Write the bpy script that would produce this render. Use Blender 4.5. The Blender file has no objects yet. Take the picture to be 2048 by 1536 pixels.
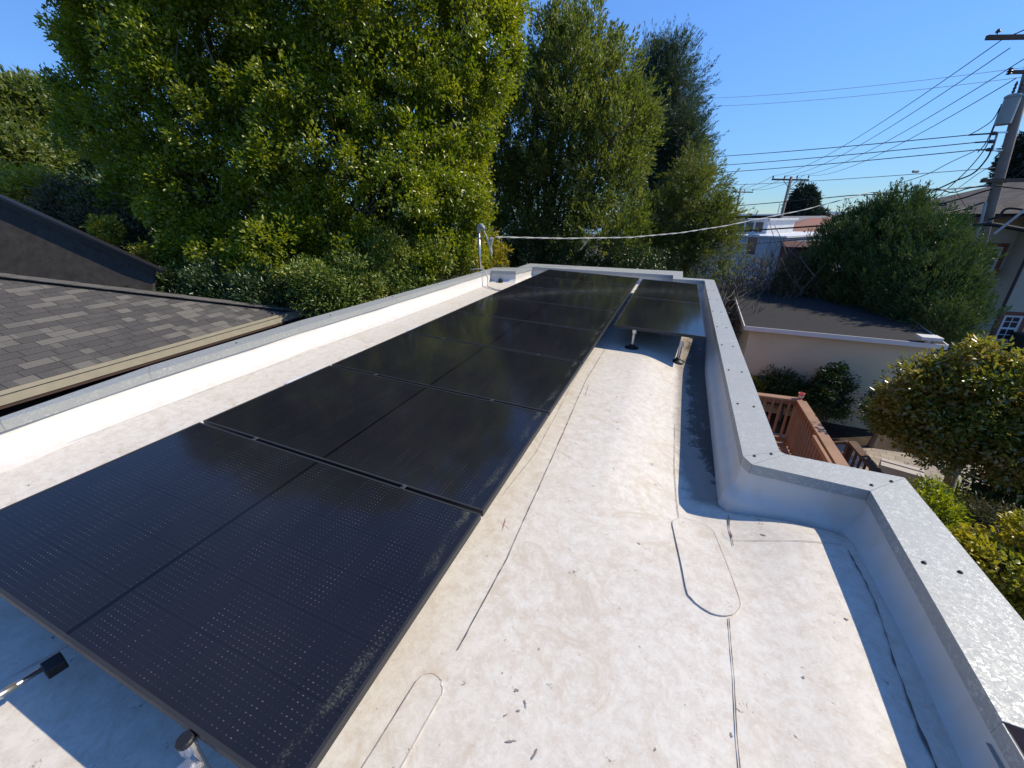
import bpy, math, random
import numpy as np
from mathutils import Matrix, Vector
R = math.radians
sc = bpy.context.scene
col = sc.collection

# ------------------------------------------------------------------ camera, sky, sun, exposure
F = 787.5
def pose(pitch, yaw, roll, C):
    cp, sp = math.cos(pitch), math.sin(pitch)
    fw = np.array([math.sin(yaw)*cp, math.cos(yaw)*cp, -sp]); r = np.array([math.cos(yaw), -math.sin(yaw), 0]); u = np.cross(r, fw)
    return np.array(C, float), np.array([r*math.cos(roll)+u*math.sin(roll), -r*math.sin(roll)+u*math.cos(roll), fw])
CR, RR = pose(.4307, -.3665, .0395, (2.5488, -.2049, 1.2991))      # eye point seen from the (slightly sloping) roof
CW, RW = pose(.3954, -.3876, -.0123, (2.62, -.224, 1.149))         # the same eye point in the level world
T = RW.T @ RR
def r2w(X): return CW + T @ (np.asarray(X, float) - CR)
def ray(px, py): return RW.T @ np.array([(px-1024)/F, -(py-768)/F, 1.])
def atz(px, py, z):
    d = ray(px, py); return CW + d*((z-CW[2])/d[2])
def pt(px, py, t):
    d = ray(px, py); return CW + d*(t/math.hypot(d[0], d[1]))

cam = bpy.data.cameras.new("camera"); co = bpy.data.objects.new("camera", cam); col.objects.link(co)
cam.sensor_fit = 'HORIZONTAL'; cam.sensor_width = 36; cam.lens = F/2048*36; cam.clip_start = .02; cam.clip_end = 60000
m = Matrix.Identity(4)
for i in range(3):
    m[i][0] = RW[0][i]; m[i][1] = RW[1][i]; m[i][2] = -RW[2][i]; m[i][3] = CW[i]
co.matrix_world = m; sc.camera = co

sd = T @ np.array([.85, .48, 1.]); sd /= np.linalg.norm(sd)
EL = math.asin(sd[2]); AZ = math.atan2(sd[0], sd[1])
w = bpy.data.worlds.new("World"); sc.world = w; w.use_nodes = True
wn = w.node_tree; bg = wn.nodes["Background"]
sky = wn.nodes.new("ShaderNodeTexSky"); sky.sky_type = 'NISHITA'; sky.sun_disc = False
sky.sun_elevation = EL; sky.sun_rotation = AZ; sky.air_density = 1.0; sky.dust_density = .0; sky.ozone_density = 4.0; sky.altitude = 700
hs = wn.nodes.new("ShaderNodeMix"); hs.data_type = 'RGBA'; hs.blend_type = 'MULTIPLY'; hs.inputs[0].default_value = 1; hs.inputs[7].default_value = (.66, .90, 1.17, 1)
sp_ = wn.nodes.new("ShaderNodeSeparateXYZ"); wn.links.new(sky.outputs[0], sp_.inputs[0])
ma = wn.nodes.new("ShaderNodeMath"); ma.operation = 'MULTIPLY_ADD'; wn.links.new(sp_.outputs[1], ma.inputs[0]); ma.inputs[1].default_value = .24; ma.inputs[2].default_value = 1.
dv = wn.nodes.new("ShaderNodeVectorMath"); dv.operation = 'DIVIDE'; wn.links.new(sky.outputs[0], dv.inputs[0]); wn.links.new(ma.outputs[0], dv.inputs[1])   # clear-air sky: keep the horizon from glaring
wn.links.new(dv.outputs[0], hs.inputs[6]); wn.links.new(hs.outputs[2], bg.inputs[0]); bg.inputs[1].default_value = .15
sl = bpy.data.lights.new("sun", 'SUN'); sl.energy = 2.95; sl.angle = R(.55); sl.color = (1, .89, .70)
so = bpy.data.objects.new("sun", sl); col.objects.link(so)
so.rotation_euler = Vector((-sd[0], -sd[1], -sd[2])).to_track_quat('-Z', 'Y').to_euler()
vs = sc.view_settings; vs.view_transform = 'Standard'; vs.look = 'None'; vs.exposure = 0.9; vs.gamma = 1
vs.use_curve_mapping = False
sc.cycles.max_bounces = 8; sc.cycles.transparent_max_bounces = 8; sc.cycles.diffuse_bounces = 3

# ------------------------------------------------------------------ materials
class NT:
    def __init__(s, name, rough=.8, metal=0., spec=.4, color=(.5, .5, .5)):
        s.m = bpy.data.materials.new(name); s.m.use_nodes = True; s.t = s.m.node_tree
        s.b = s.t.nodes["Principled BSDF"]; s.b.inputs['Roughness'].default_value = rough; s.b.inputs['Metallic'].default_value = metal
        s.b.inputs['Specular IOR Level'].default_value = spec; s.b.inputs['Base Color'].default_value = (*color, 1)
        s.tc = None
    def n(s, typ, **k):
        x = s.t.nodes.new(typ)
        for a, b in k.items(): setattr(x, a, b)
        return x
    def l(s, a, b): s.t.links.new(a, b)
    def co(s, kind='Object'):
        if not s.tc: s.tc = s.n("ShaderNodeTexCoord")
        return s.tc.outputs[kind]
    def noise(s, scale, detail=4, rough=.55, vec=None, dist=0.):
        x = s.n("ShaderNodeTexNoise"); x.inputs['Scale'].default_value = scale; x.inputs['Detail'].default_value = detail
        x.inputs['Roughness'].default_value = rough; x.inputs['Distortion'].default_value = dist
        s.l(vec or s.co(), x.inputs['Vector']); return x.outputs['Fac']
    def vor(s, scale, out='Color', feat='F1', vec=None, rnd=1.):
        x = s.n("ShaderNodeTexVoronoi"); x.feature = feat; x.inputs['Scale'].default_value = scale; x.inputs['Randomness'].default_value = rnd
        s.l(vec or s.co(), x.inputs['Vector']); return x.outputs[out]
    def ramp(s, fac, stops, interp='LINEAR'):
        x = s.n("ShaderNodeValToRGB"); e = x.color_ramp.elements; x.color_ramp.interpolation = interp
        while len(e) < len(stops): e.new(.5)
        for q, (p, c) in zip(e, stops):
            q.position = p; q.color = (c, c, c, 1) if isinstance(c, (int, float)) else (*c, 1)
        s.l(fac, x.inputs['Fac']); return x.outputs['Color']
    def mix(s, fac, a, b, mode='MIX'):
        x = s.n("ShaderNodeMix"); x.data_type = 'RGBA'; x.blend_type = mode; x.clamp_result = False
        for sock, v in ((x.inputs[0], fac), (x.inputs[6], a), (x.inputs[7], b)):
            if isinstance(v, (int, float)): sock.default_value = v if sock.type == 'VALUE' else (v, v, v, 1)
            elif isinstance(v, tuple): sock.default_value = (*v, 1)
            else: s.l(v, sock)
        return x.outputs[2]
    def math(s, op, a, b=0., c=0.):
        x = s.n("ShaderNodeMath"); x.operation = op
        for i, v in enumerate((a, b, c)):
            if isinstance(v, (int, float)): x.inputs[i].default_value = v
            else: s.l(v, x.inputs[i])
        return x.outputs[0]
    def sep(s, v=None):
        x = s.n("ShaderNodeSeparateXYZ"); s.l(v or s.co(), x.inputs[0]); return x.outputs
    def mapv(s, scale=(1, 1, 1), rot=(0, 0, 0), vec=None):
        x = s.n("ShaderNodeMapping"); x.inputs['Scale'].default_value = scale; x.inputs['Rotation'].default_value = rot
        s.l(vec or s.co(), x.inputs['Vector']); return x.outputs[0]
    def attr(s, name):
        x = s.n("ShaderNodeAttribute"); x.attribute_name = name; return x.outputs['Fac']
    def color(s, v): s.l(v, s.b.inputs['Base Color'])
    def rough(s, v): s.l(v, s.b.inputs['Roughness'])
    def bump(s, h, strength=.3, dist=.01):
        x = s.n("ShaderNodeBump"); x.inputs['Strength'].default_value = strength; x.inputs['Distance'].default_value = dist
        s.l(h, x.inputs['Height']); s.l(x.outputs[0], s.b.inputs['Normal'])

M = {}
def simple(key, colr, rough=.7, metal=0., spec=.4, var=.18, scale=6., bump=.0, bscale=60):
    t = NT(key, rough, metal, spec, colr)
    c = tuple(colr)
    f = t.noise(scale, 6, .65)
    t.color(t.ramp(f, [(.25, tuple(x*(1-var) for x in c)), (.75, tuple(min(1, x*(1+var)) for x in c))]))
    if bump: t.bump(t.noise(bscale, 5), bump, .004)
    M[key] = t.m; return t.m

def leafmat(key, cols, rough=.38, trans=.32, spec=.5):
    t = NT(key, rough, 0, spec)
    n = len(cols); c = t.ramp(t.attr('tone'), [(i/(n-1) if n > 1 else 0, k) for i, k in enumerate(cols)])
    t.color(c)
    tr = t.n("ShaderNodeBsdfTranslucent"); mx = t.n("ShaderNodeMixShader"); mx.inputs[0].default_value = trans
    t.l(t.mix(1., c, (1.5, 1.5, .6), 'MULTIPLY'), tr.inputs['Color']); t.l(t.b.outputs[0], mx.inputs[1]); t.l(tr.outputs[0], mx.inputs[2])
    t.l(mx.outputs[0], t.t.nodes["Material Output"].inputs['Surface'])
    M[key] = t.m

leafmat('leaf_laurel', [(.05, .09, .010), (.125, .18, .012), (.22, .25, .016), (.34, .34, .025)], .32, .45)
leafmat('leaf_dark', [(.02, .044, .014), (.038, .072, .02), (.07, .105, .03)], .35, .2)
leafmat('leaf_olive', [(.05, .08, .018), (.10, .14, .03), (.17, .20, .05), (.26, .26, .09)], .42, .4)
leafmat('needle_blue', [(.022, .05, .03), (.045, .085, .05), (.085, .12, .075), (.12, .11, .08)], .5, .2)
leafmat('needle_yellow', [(.055, .085, .018), (.12, .15, .032), (.24, .24, .07)], .5, .3)
leafmat('needle_dark', [(.018, .048, .016), (.042, .095, .025), (.10, .15, .04), (.23, .24, .09)], .5, .12)
leafmat('needle_far', [(.02, .038, .03), (.035, .06, .045)], .6, .1)
leafmat('leaf_camellia', [(.055, .085, .015), (.12, .16, .025), (.20, .21, .035), (.30, .20, .07), (.24, .27, .07)], .26, .36, .9)
leafmat('leaf_hedge', [(.04, .08, .015), (.09, .15, .025), (.18, .22, .035), (.4, .34, .08), (.55, .42, .25)], .4, .3)
leafmat('leaf_yellow', [(.10, .12, .02), (.22, .24, .03), (.42, .36, .03), (.55, .42, .04)], .4, .35)
leafmat('leaf_drab', [(.05, .055, .03), (.09, .09, .045), (.14, .12, .06)], .6, .2)
leafmat('petal_white', [(.75, .6, .5), (.8, .72, .6)], .6, .3)
leafmat('petal_red', [(.7, .12, .06), (.75, .25, .12)], .6, .3)
leafmat('dry_leaf', [(.22, .09, .03), (.32, .16, .07), (.12, .06, .03)], .7, .1)

# white roofing membrane with grime and ponding dirt
t = NT('membrane', .55, 0, .35)
a = t.noise(1.3, 5, .6); b = t.noise(17, 8, .75, dist=.3); c = t.noise(70, 5, .75)
base = t.ramp(a, [(.3, (0.576, 0.529, 0.466)), (.5, (0.619, 0.586, 0.524)), (.7, (0.637, 0.607, 0.55))])
base = t.mix(t.ramp(b, [(.40, 0.), (.60, .9)]), base, (0.514, 0.46, 0.395))
base = t.mix(t.ramp(t.noise(34, 8, .8, dist=.9), [(.52, 0.), (.60, .5)]), base, (0.663, 0.638, 0.583))
base = t.mix(t.ramp(t.noise(3.1, 9, .8, dist=1.2), [(.53, 0.), (.64, .75)]), base, (0.488, 0.417, 0.325))
base = t.mix(t.ramp(c, [(.62, 0.), (.74, .6)]), base, (0.436, 0.38, 0.344))
base = t.mix(t.ramp(t.noise(31, 9, .85, dist=1.), [(.665, 0.), (.70, .7)]), base, (0.392, 0.336, 0.312))
d1 = t.attr('dirt'); d2 = t.attr('stain')
br = t.math('ADD', t.math('MULTIPLY', t.noise(9, 6, .7), .45), t.math('MULTIPLY', t.noise(30, 9, .85, dist=.8), .55))
base = t.mix(t.ramp(t.math('ADD', t.math('MULTIPLY', d2, 1.), t.math('MULTIPLY', t.math('SUBTRACT', br, .5), 1.6)), [(.25, 0.), (.7, .8)]), base, (0.2, 0.17, 0.145))
base = t.mix(t.ramp(t.math('ADD', t.math('MULTIPLY', d1, .78), t.math('MULTIPLY', t.math('SUBTRACT', br, .5), 4.2)), [(.38, 0.), (.5, .93)]), base, (0.05, 0.035, 0.025))
t.color(base)
t.bump(t.math('ADD', t.noise(2.2, 3, .5), t.math('MULTIPLY', c, .05)), .35, .02)
M['membrane'] = t.m
# membrane on upstands: cleaner, dripped
t = NT('upstand_membrane', .5, 0, .4)
v = t.mapv((9, 9, 1.2)); dr = t.noise(1.2, 5, .6, v)
base = t.mix(t.ramp(dr, [(.45, 0.), (.7, .75)]), (0.579, 0.569, 0.549), (0.544, 0.499, 0.427))
base = t.mix(t.ramp(t.noise(4, 7, .7), [(.42, 0.), (.7, .7)]), base, (0.579, 0.537, 0.476))
z_ = t.sep(); t.color(base); t.bump(t.noise(5, 4), .25, .02)
M['upstand'] = t.m
t = NT('patch_membrane', .5, 0, .4)
base = t.mix(t.ramp(t.noise(8, 7, .7), [(.35, 0.), (.65, .7)]), (0.593, 0.558, 0.528), (0.532, 0.493, 0.462))
base = t.mix(t.ramp(t.noise(40, 6, .8), [(.64, 0.), (.72, .5)]), base, (0.436, 0.392, 0.371)); t.color(base); t.bump(t.noise(6, 4), .2, .01)
M['patch'] = t.m
# galvanised steel with spangle
t = NT('galvanised', .5, .3, .35)
vv = t.mapv((1, 1, 1)); wob = t.n("ShaderNodeVectorMath", operation='ADD'); nn = t.n("ShaderNodeTexNoise"); nn.inputs['Scale'].default_value = 60
t.l(t.co(), nn.inputs['Vector']); sv = t.n("ShaderNodeVectorMath", operation='SCALE'); sv.inputs[3].default_value = .05
t.l(nn.outputs['Color'], sv.inputs[0]); t.l(t.co(), wob.inputs[0]); t.l(sv.outputs[0], wob.inputs[1])
g = t.math('MULTIPLY', t.sep(t.vor(95, vec=wob.outputs[0]))[0], 1.)
t.color(t.mix(t.ramp(t.noise(3.2, 5, .7), [(.35, .15), (.65, .9)]), t.ramp(g, [(0, (.32, .335, .335)), (.62, (.345, .36, .355)), (.80, (.38, .39, .385)), (.93, (.56, .57, .55))]), (.335, .345, .335)))
t.rough(t.ramp(g, [(0, .7), (.6, .6), (1, .45)])); t.bump(t.vor(95, vec=wob.outputs[0]), .35, .004)
M['galv'] = t.m
# solar glass
t = NT('solar_glass', .07, 0, .36)
s3 = t.sep(); X, Y = s3[0], s3[1]
def band(c, period, width, off=0.):
    f = t.math('FRACT', t.math('DIVIDE', t.math('ADD', c, off), period))
    return t.math('LESS_THAN', t.math('ABSOLUTE', t.math('SUBTRACT', f, .5)), width/period/2)
dots = t.math('MULTIPLY', band(X, .0183, .005), band(Y, .0182, .0024))
bus = band(Y, .0182, .0011)
fing = band(X, .0115, .0016)
cellx = band(X, .0916, .0012, .03); celly = band(Y, .182, .0022, .09)
mz = t.math('MULTIPLY', t.ramp(t.noise(1, 3, .7, t.mapv((17, 1.6, 1))), [(.44, 0.), (.66, 1.)]), t.ramp(t.noise(7, 4, .7), [(.4, .2), (.62, 1.)]))
base = t.mix(t.math('MULTIPLY', fing, .12), (.0085, .009, .013), (.03, .03, .036))
base = t.mix(t.math('MULTIPLY', bus, .03), base, (.03, .032, .042))
base = t.mix(t.math('MULTIPLY', dots, t.math('ADD', .05, t.math('MULTIPLY', mz, .95))), base, (.16, .157, .165))
base = t.mix(t.math('MAXIMUM', cellx, celly), base, (.004, .004, .006))
mid = t.math('LESS_THAN', t.math('ABSOLUTE', t.math('SUBTRACT', X, .96)), .009)
base = t.mix(mid, base, (.002, .002, .003))
# dust line that rain leaves along the lower (right) edge
ed = t.math('SUBTRACT', 1.905, X)
wav = t.math('MULTIPLY', t.math('SUBTRACT', t.noise(1.7, 5, .65), .52), .22)
dl = t.math('ABSOLUTE', t.math('SUBTRACT', t.math('ADD', ed, wav), .035))
dust = t.math('MULTIPLY', t.math('SUBTRACT', 1., t.math('MINIMUM', t.math('MULTIPLY', dl, 42.), 1.)), t.ramp(t.math('ADD', t.math('MULTIPLY', t.noise(120, 6, .85), .6), t.math('MULTIPLY', t.noise(2.6, 3), .5)), [(.56, 0.), (.70, 1.)]))
base = t.mix(t.math('MULTIPLY', dust, .5), base, (.26, .27, .19))
film = t.ramp(t.noise(1.1, 3, .5), [(.4, .004), (.75, .035)])
base = t.mix(film, base, (.20, .20, .20))
t.color(base); t.rough(t.ramp(dust, [(0, .10), (1, .6)])); t.b.inputs['Coat Weight'].default_value = 0
M['glass_cell'] = t.m
simple('black_frame', (.018, .018, .02), .35, .6, .5)
simple('frame_dusty', (.035, .035, .037), .5, .3, .5)
simple('black_plastic', (.012, .012, .014), .5)
simple('steel', (.55, .56, .57), .3, .9, .5, .1)
simple('dark_seam', (.13, .11, .10), .9)
simple('soft_seam', (.30, .27, .24), .9, var=.4, scale=40)
simple('bark_mid', (.15, .125, .10), .9, 0, .3, .35, 6, .5, 30)
simple('faint_seam', (.40, .37, .34), .9, var=.3, scale=40)
simple('scuff', (.22, .185, .17), .9, var=.4, scale=60)
simple('clamp_metal', (.12, .12, .125), .45, .6)
simple('screw_dark', (.05, .05, .055), .5, .4)
simple('red_chalk', (.52, .30, .27), .9)
simple('stucco_pink', (.40, .235, .20), .95, 0, .2, .08, 12, .5, 90)
simple('stucco_taupe', (.045, .040, .034), .95, 0, .2, .35, 7, .8, 40)  # tree shade on the neighbour's wing is put into this darkened colour
simple('stucco_rake', (.045, .04, .034), .9)  # rake board darkened with the wing, shade in the colour
simple('stucco_beige', (.60, .53, .36), .95, 0, .2, .07, 1.5, .6, 50)
simple('stucco_cream', (.46, .40, .31), .95, 0, .2, .08, 1.2, .5, 40)
simple('wall_white', (.42, .45, .48), .9, 0, .3, .06, .4)
simple('wall_far', (.42, .37, .30), .9)
simple('wall_rust', (.085, .035, .025), .9)
simple('trim_white', (.62, .61, .58), .5, 0, .4, .05)
simple('gutter_cream', (.33, .30, .225), .45, 0, .5, .12, 8)
simple('trim_brown', (.06, .035, .028), .7)
simple('red_trim', (.22, .065, .04), .7)
simple('window_glass', (.03, .035, .045), .08, 0, .6)
simple('deck_wood', (.28, .165, .10), .6, 0, .35, .22, 5)
simple('old_wood', (.12, .075, .05), .8, 0, .3, .25, 6)
simple('pole_wood', (.22, .18, .15), .85, 0, .3, .25, 3)
simple('far_wood', (.17, .15, .14), .9)
simple('porcelain', (.06, .05, .05), .3)
simple('transformer_grey', (.28, .31, .31), .5, .1, .4, .1)
simple('cable_black', (.02, .02, .022), .7)
simple('cable_grey', (.42, .42, .42), .6)
simple('cable_white', (.5, .49, .46), .6)
simple('bark_pale', (.36, .32, .27), .9, 0, .3, .45, 4, .5, 30)
simple('bark_brown', (.10, .07, .05), .9, 0, .3, .4, 6, .5, 30)
simple('bark_grey', (.16, .135, .11), .9, 0, .3, .3, 6)
simple('concrete', (.42, .39, .35), .9, 0, .3, .12, 3, .4, 30)
simple('cup_red', (.62, .16, .14), .5)
simple('mesh_metal', (.16, .17, .18), .6, .4)
simple('soil', (.055, .042, .032), 1., 0, .1, .4, 4, .8, 25)
simple('asphalt_roll', (.030, .030, .032), .95, 0, .25, .22, 10, .5, 120)
simple('far_roof_grey', (.20, .20, .20), .9)
simple('membrane_far', (.60, .61, .62), .6)
t = NT('land_far', .95); t.color(t.ramp(t.noise(.02, 8, .7), [(.35, (.045, .06, .04)), (.55, (.10, .10, .08)), (.7, (.18, .15, .12))])); M['land'] = t.m
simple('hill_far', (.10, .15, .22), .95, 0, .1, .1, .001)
t = NT('water', .12, 0, .5, (.03, .07, .10)); M['water'] = t.m
# terracotta tiles
t = NT('terracotta', .85); x = t.n("ShaderNodeTexWave"); x.inputs['Scale'].default_value = 2.2; t.l(t.co('UV'), x.inputs['Vector'])
t.color(t.mix(t.ramp(x.outputs[0], [(.2, .0), (.8, .8)]), (.20, .085, .055), (.33, .17, .12))); M['terracotta'] = t.m
def shingles(key, c1, c2, c3, mortar, wdt=.31, hgt=.137, bumpy=.6):
    t = NT(key, .95, 0, .15)
    cols = []
    for i, (bw, sq) in enumerate(((wdt, 1.), (wdt*.61, 1.))):
        x = t.n("ShaderNodeTexBrick"); x.offset = .37 + .2*i; x.offset_frequency = 2; x.squash = 1.35; x.squash_frequency = 3
        t.l(t.co('UV'), x.inputs['Vector']); x.inputs['Scale'].default_value = 1; x.inputs['Brick Width'].default_value = bw; x.inputs['Row Height'].default_value = hgt
        x.inputs['Mortar Size'].default_value = .0035 if i == 0 else 0.; x.inputs['Mortar Smooth'].default_value = .3; x.inputs['Bias'].default_value = 0
        x.inputs['Color1'].default_value = (0, 0, 0, 1); x.inputs['Color2'].default_value = (1, 1, 1, 1); x.inputs['Mortar'].default_value = (0, 0, 0, 1)
        cols.append(x)
    v = t.math('ADD', t.math('MULTIPLY', t.sep(cols[0].outputs['Color'])[0], .6), t.math('MULTIPLY', t.sep(cols[1].outputs['Color'])[0], .4))
    base = t.ramp(v, [(.25, c1), (.55, c2), (.68, c3), (.9, c3)])
    base = t.mix(t.ramp(t.noise(.8, 4), [(.4, 0.), (.7, .35)]), base, c2)
    base = t.mix(t.ramp(t.noise(140, 3, .7), [(.35, 0.), (.7, .5)]), base, t.mix(.5, base, (.3, .28, .25)))
    base = t.mix(cols[0].outputs['Fac'], base, mortar)
    t.color(base); t.bump(t.math('SUBTRACT', v, t.math('MULTIPLY', cols[0].outputs['Fac'], 2.)), bumpy, .008)
    M[key] = t.m
shingles('shingles', (.038, .037, .040), (.055, .053, .054), (.125, .117, .106), (.02, .018, .018), .26, .125)
simple('hip_shingle', (.11, .105, .098), .95, 0, .15, .3, 9, .5, 120)
shingles('shingles_brown', (.045, .04, .036), (.065, .056, .05), (.085, .075, .065), (.03, .02, .02), .4, .2)
t = NT('pavers', .9, 0, .25)
x = t.n("ShaderNodeTexBrick"); t.l(t.mapv((1, 1, 1), (0, 0, R(12))), x.inputs['Vector']); x.inputs['Scale'].default_value = 1; x.inputs['Brick Width'].default_value = .24
x.inputs['Row Height'].default_value = .16; x.inputs['Mortar Size'].default_value = .006; x.inputs['Color1'].default_value = (.36, .31, .25, 1); x.inputs['Color2'].default_value = (.27, .235, .20, 1); x.inputs['Mortar'].default_value = (.12, .10, .08, 1)
t.color(t.mix(t.ramp(t.noise(5, 6, .7), [(.45, 0.), (.75, .6)]), x.outputs['Color'], (.42, .37, .30))); M['pavers'] = t.m

# ------------------------------------------------------------------ mesh helpers
OFF = {}
def props(o, label=None, cat=None, group=None, kind=None):
    if label: o['label'] = label
    if cat: o['category'] = cat
    if group: o['group'] = group
    if kind: o['kind'] = kind
    return o
def root(name, loc, label, cat, group=None, roof=False):
    o = bpy.data.objects.new(name, None); o.empty_display_size = .2; col.objects.link(o)
    loc = np.array(loc, float)
    if roof:
        mm = Matrix.Identity(4); wl = r2w(loc)
        for i in range(3):
            for j in range(3): mm[i][j] = T[i][j]
            mm[i][3] = wl[i]
        o.matrix_world = mm
    else: o.location = loc
    OFF[o.name] = loc
    return props(o, label, cat, group)
class MB:
    def __init__(s): s.v = []; s.f = []; s.uv = []
    def add(s, vs, fs, uvs=None):
        n = len(s.v); s.v += [tuple(map(float, p)) for p in vs]; s.f += [tuple(i+n for i in f) for f in fs]
        s.uv += (uvs or [None]*len(fs)); return s
    def hexa(s, p):  # 8 points: bottom 4 ccw, top 4 ccw
        return s.add(p, [(3, 2, 1, 0), (4, 5, 6, 7), (0, 1, 5, 4), (1, 2, 6, 5), (2, 3, 7, 6), (3, 0, 4, 7)])
    def box(s, x0, x1, y0, y1, z0, z1):
        return s.hexa([(x0, y0, z0), (x1, y0, z0), (x1, y1, z0), (x0, y1, z0), (x0, y0, z1), (x1, y0, z1), (x1, y1, z1), (x0, y1, z1)])
    def beam(s, a, b, wd, h, up=(0, 0, 1)):   # bar from a to b, width wd sideways, height h
        a, b = np.array(a, float), np.array(b, float); d = b-a; d /= np.linalg.norm(d)
        sdv = np.cross(d, up)
        if np.linalg.norm(sdv) < 1e-3: sdv = np.cross(d, (1, 0, 0))
        sdv /= np.linalg.norm(sdv); u = np.cross(sdv, d)
        q = [(-1, -1), (1, -1), (1, 1), (-1, 1)]
        P = [a+sdv*i*wd/2+u*j*h/2 for i, j in q]+[b+sdv*i*wd/2+u*j*h/2 for i, j in q]
        return s.hexa(P)
    def tube(s, pts, rad, n=8, caps=True):
        pts = [np.array(p, float) for p in pts]; k = len(pts)
        rad = rad if hasattr(rad, '__len__') else [rad]*k
        V = []; prev = None
        for i, p in enumerate(pts):
            d = pts[min(i+1, k-1)]-pts[max(i-1, 0)]; d = d/(np.linalg.norm(d)+1e-9)
            if prev is None:
                ref = np.array([0, 0, 1.]) if abs(d[2]) < .9 else np.array([1., 0, 0]); a = np.cross(d, ref)
            else: a = prev-d*(prev@d)
            a /= np.linalg.norm(a)+1e-9; prev = a; b = np.cross(d, a)
            for j in range(n):
                th = 2*math.pi*j/n; V.append(p+rad[i]*(a*math.cos(th)+b*math.sin(th)))
        Fs = [(i*n+j, i*n+(j+1) % n, (i+1)*n+(j+1) % n, (i+1)*n+j) for i in range(k-1) for j in range(n)]
        if caps: Fs += [tuple(range(n))[::-1], tuple((k-1)*n+j for j in range(n))]
        return s.add(V, Fs)
    def lathe(s, c, prof, n=20):   # prof (r,z)
        V = [(c[0]+r*math.cos(2*math.pi*j/n), c[1]+r*math.sin(2*math.pi*j/n), c[2]+z) for r, z in prof for j in range(n)]
        Fs = [(i*n+j, i*n+(j+1) % n, (i+1)*n+(j+1) % n, (i+1)*n+j) for i in range(len(prof)-1) for j in range(n)]
        Fs += [tuple(range(n))[::-1], tuple((len(prof)-1)*n+j for j in range(n))]
        return s.add(V, Fs)
    def prism(s, poly, z0, z1):
        n = len(poly)
        V = [(x, y, z0) for x, y in poly]+[(x, y, z1) for x, y in poly]
        return s.add(V, [tuple(range(n))[::-1], tuple(range(n, 2*n))]+[(i, (i+1) % n, n+(i+1) % n, n+i) for i in range(n)])
    def slab(s, quad, th, uvscale=True):      # planar polygon with thickness downward, uv in metres along first edge
        q = [np.array(p, float) for p in quad]; n = len(q)
        nr = np.cross(q[1]-q[0], q[2]-q[1]); nr /= np.linalg.norm(nr)
        if nr[2] < 0: nr = -nr
        V = q+[p-nr*th for p in q]
        e = q[1]-q[0]; e /= np.linalg.norm(e); g = np.cross(nr, e)
        uv = [((p-q[0])@e+40, (p-q[0])@g+40) for p in q]
        ccw = np.cross(q[1]-q[0], q[2]-q[1])@nr > 0
        top = tuple(range(n)) if ccw else tuple(range(n))[::-1]
        s.add(V, [top], [[uv[i] for i in top]])
        base = len(s.v)-2*n
        s.f += [tuple(base+n+i for i in (range(n)[::-1] if ccw else range(n)))]; s.uv.append(None)
        for i in range(n):
            s.f.append((base+i, base+(i+1) % n, base+n+(i+1) % n, base+n+i)[::-1 if ccw else 1]); s.uv.append(None)
        return s
    def build(s, name, mat, parent=None, smooth=False, label=None, bevel=0):
        off = OFF[parent.name] if parent else np.zeros(3)
        me = bpy.data.meshes.new(name); me.from_pydata([(x-off[0], y-off[1], z-off[2]) for x, y, z in s.v], [], s.f)
        if any(u for u in s.uv):
            ul = me.uv_layers.new(name='UVMap')
            for p, u in zip(me.polygons, s.uv):
                for k, li in enumerate(p.loop_indices): ul.data[li].uv = u[k] if u else (0, 0)
        me.materials.append(M[mat] if isinstance(mat, str) else mat)
        if smooth: me.polygons.foreach_set('use_smooth', [True]*len(me.polygons))
        me.update(); o = bpy.data.objects.new(name, me); col.objects.link(o)
        if parent: o.parent = parent; OFF[o.name] = off
        if label: o['label'] = label
        if bevel:
            b = o.modifiers.new('b', 'BEVEL'); b.width = bevel; b.segments = 2; b.limit_method = 'ANGLE'; b.angle_limit = R(40)
        return o
def copytree(o, newparent=None):
    c = o.copy(); col.objects.link(c)
    if newparent: c.parent = newparent
    OFF[c.name] = OFF.get(o.name, np.zeros(3))
    for ch in list(o.children): copytree(ch, c)
    return c

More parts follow.
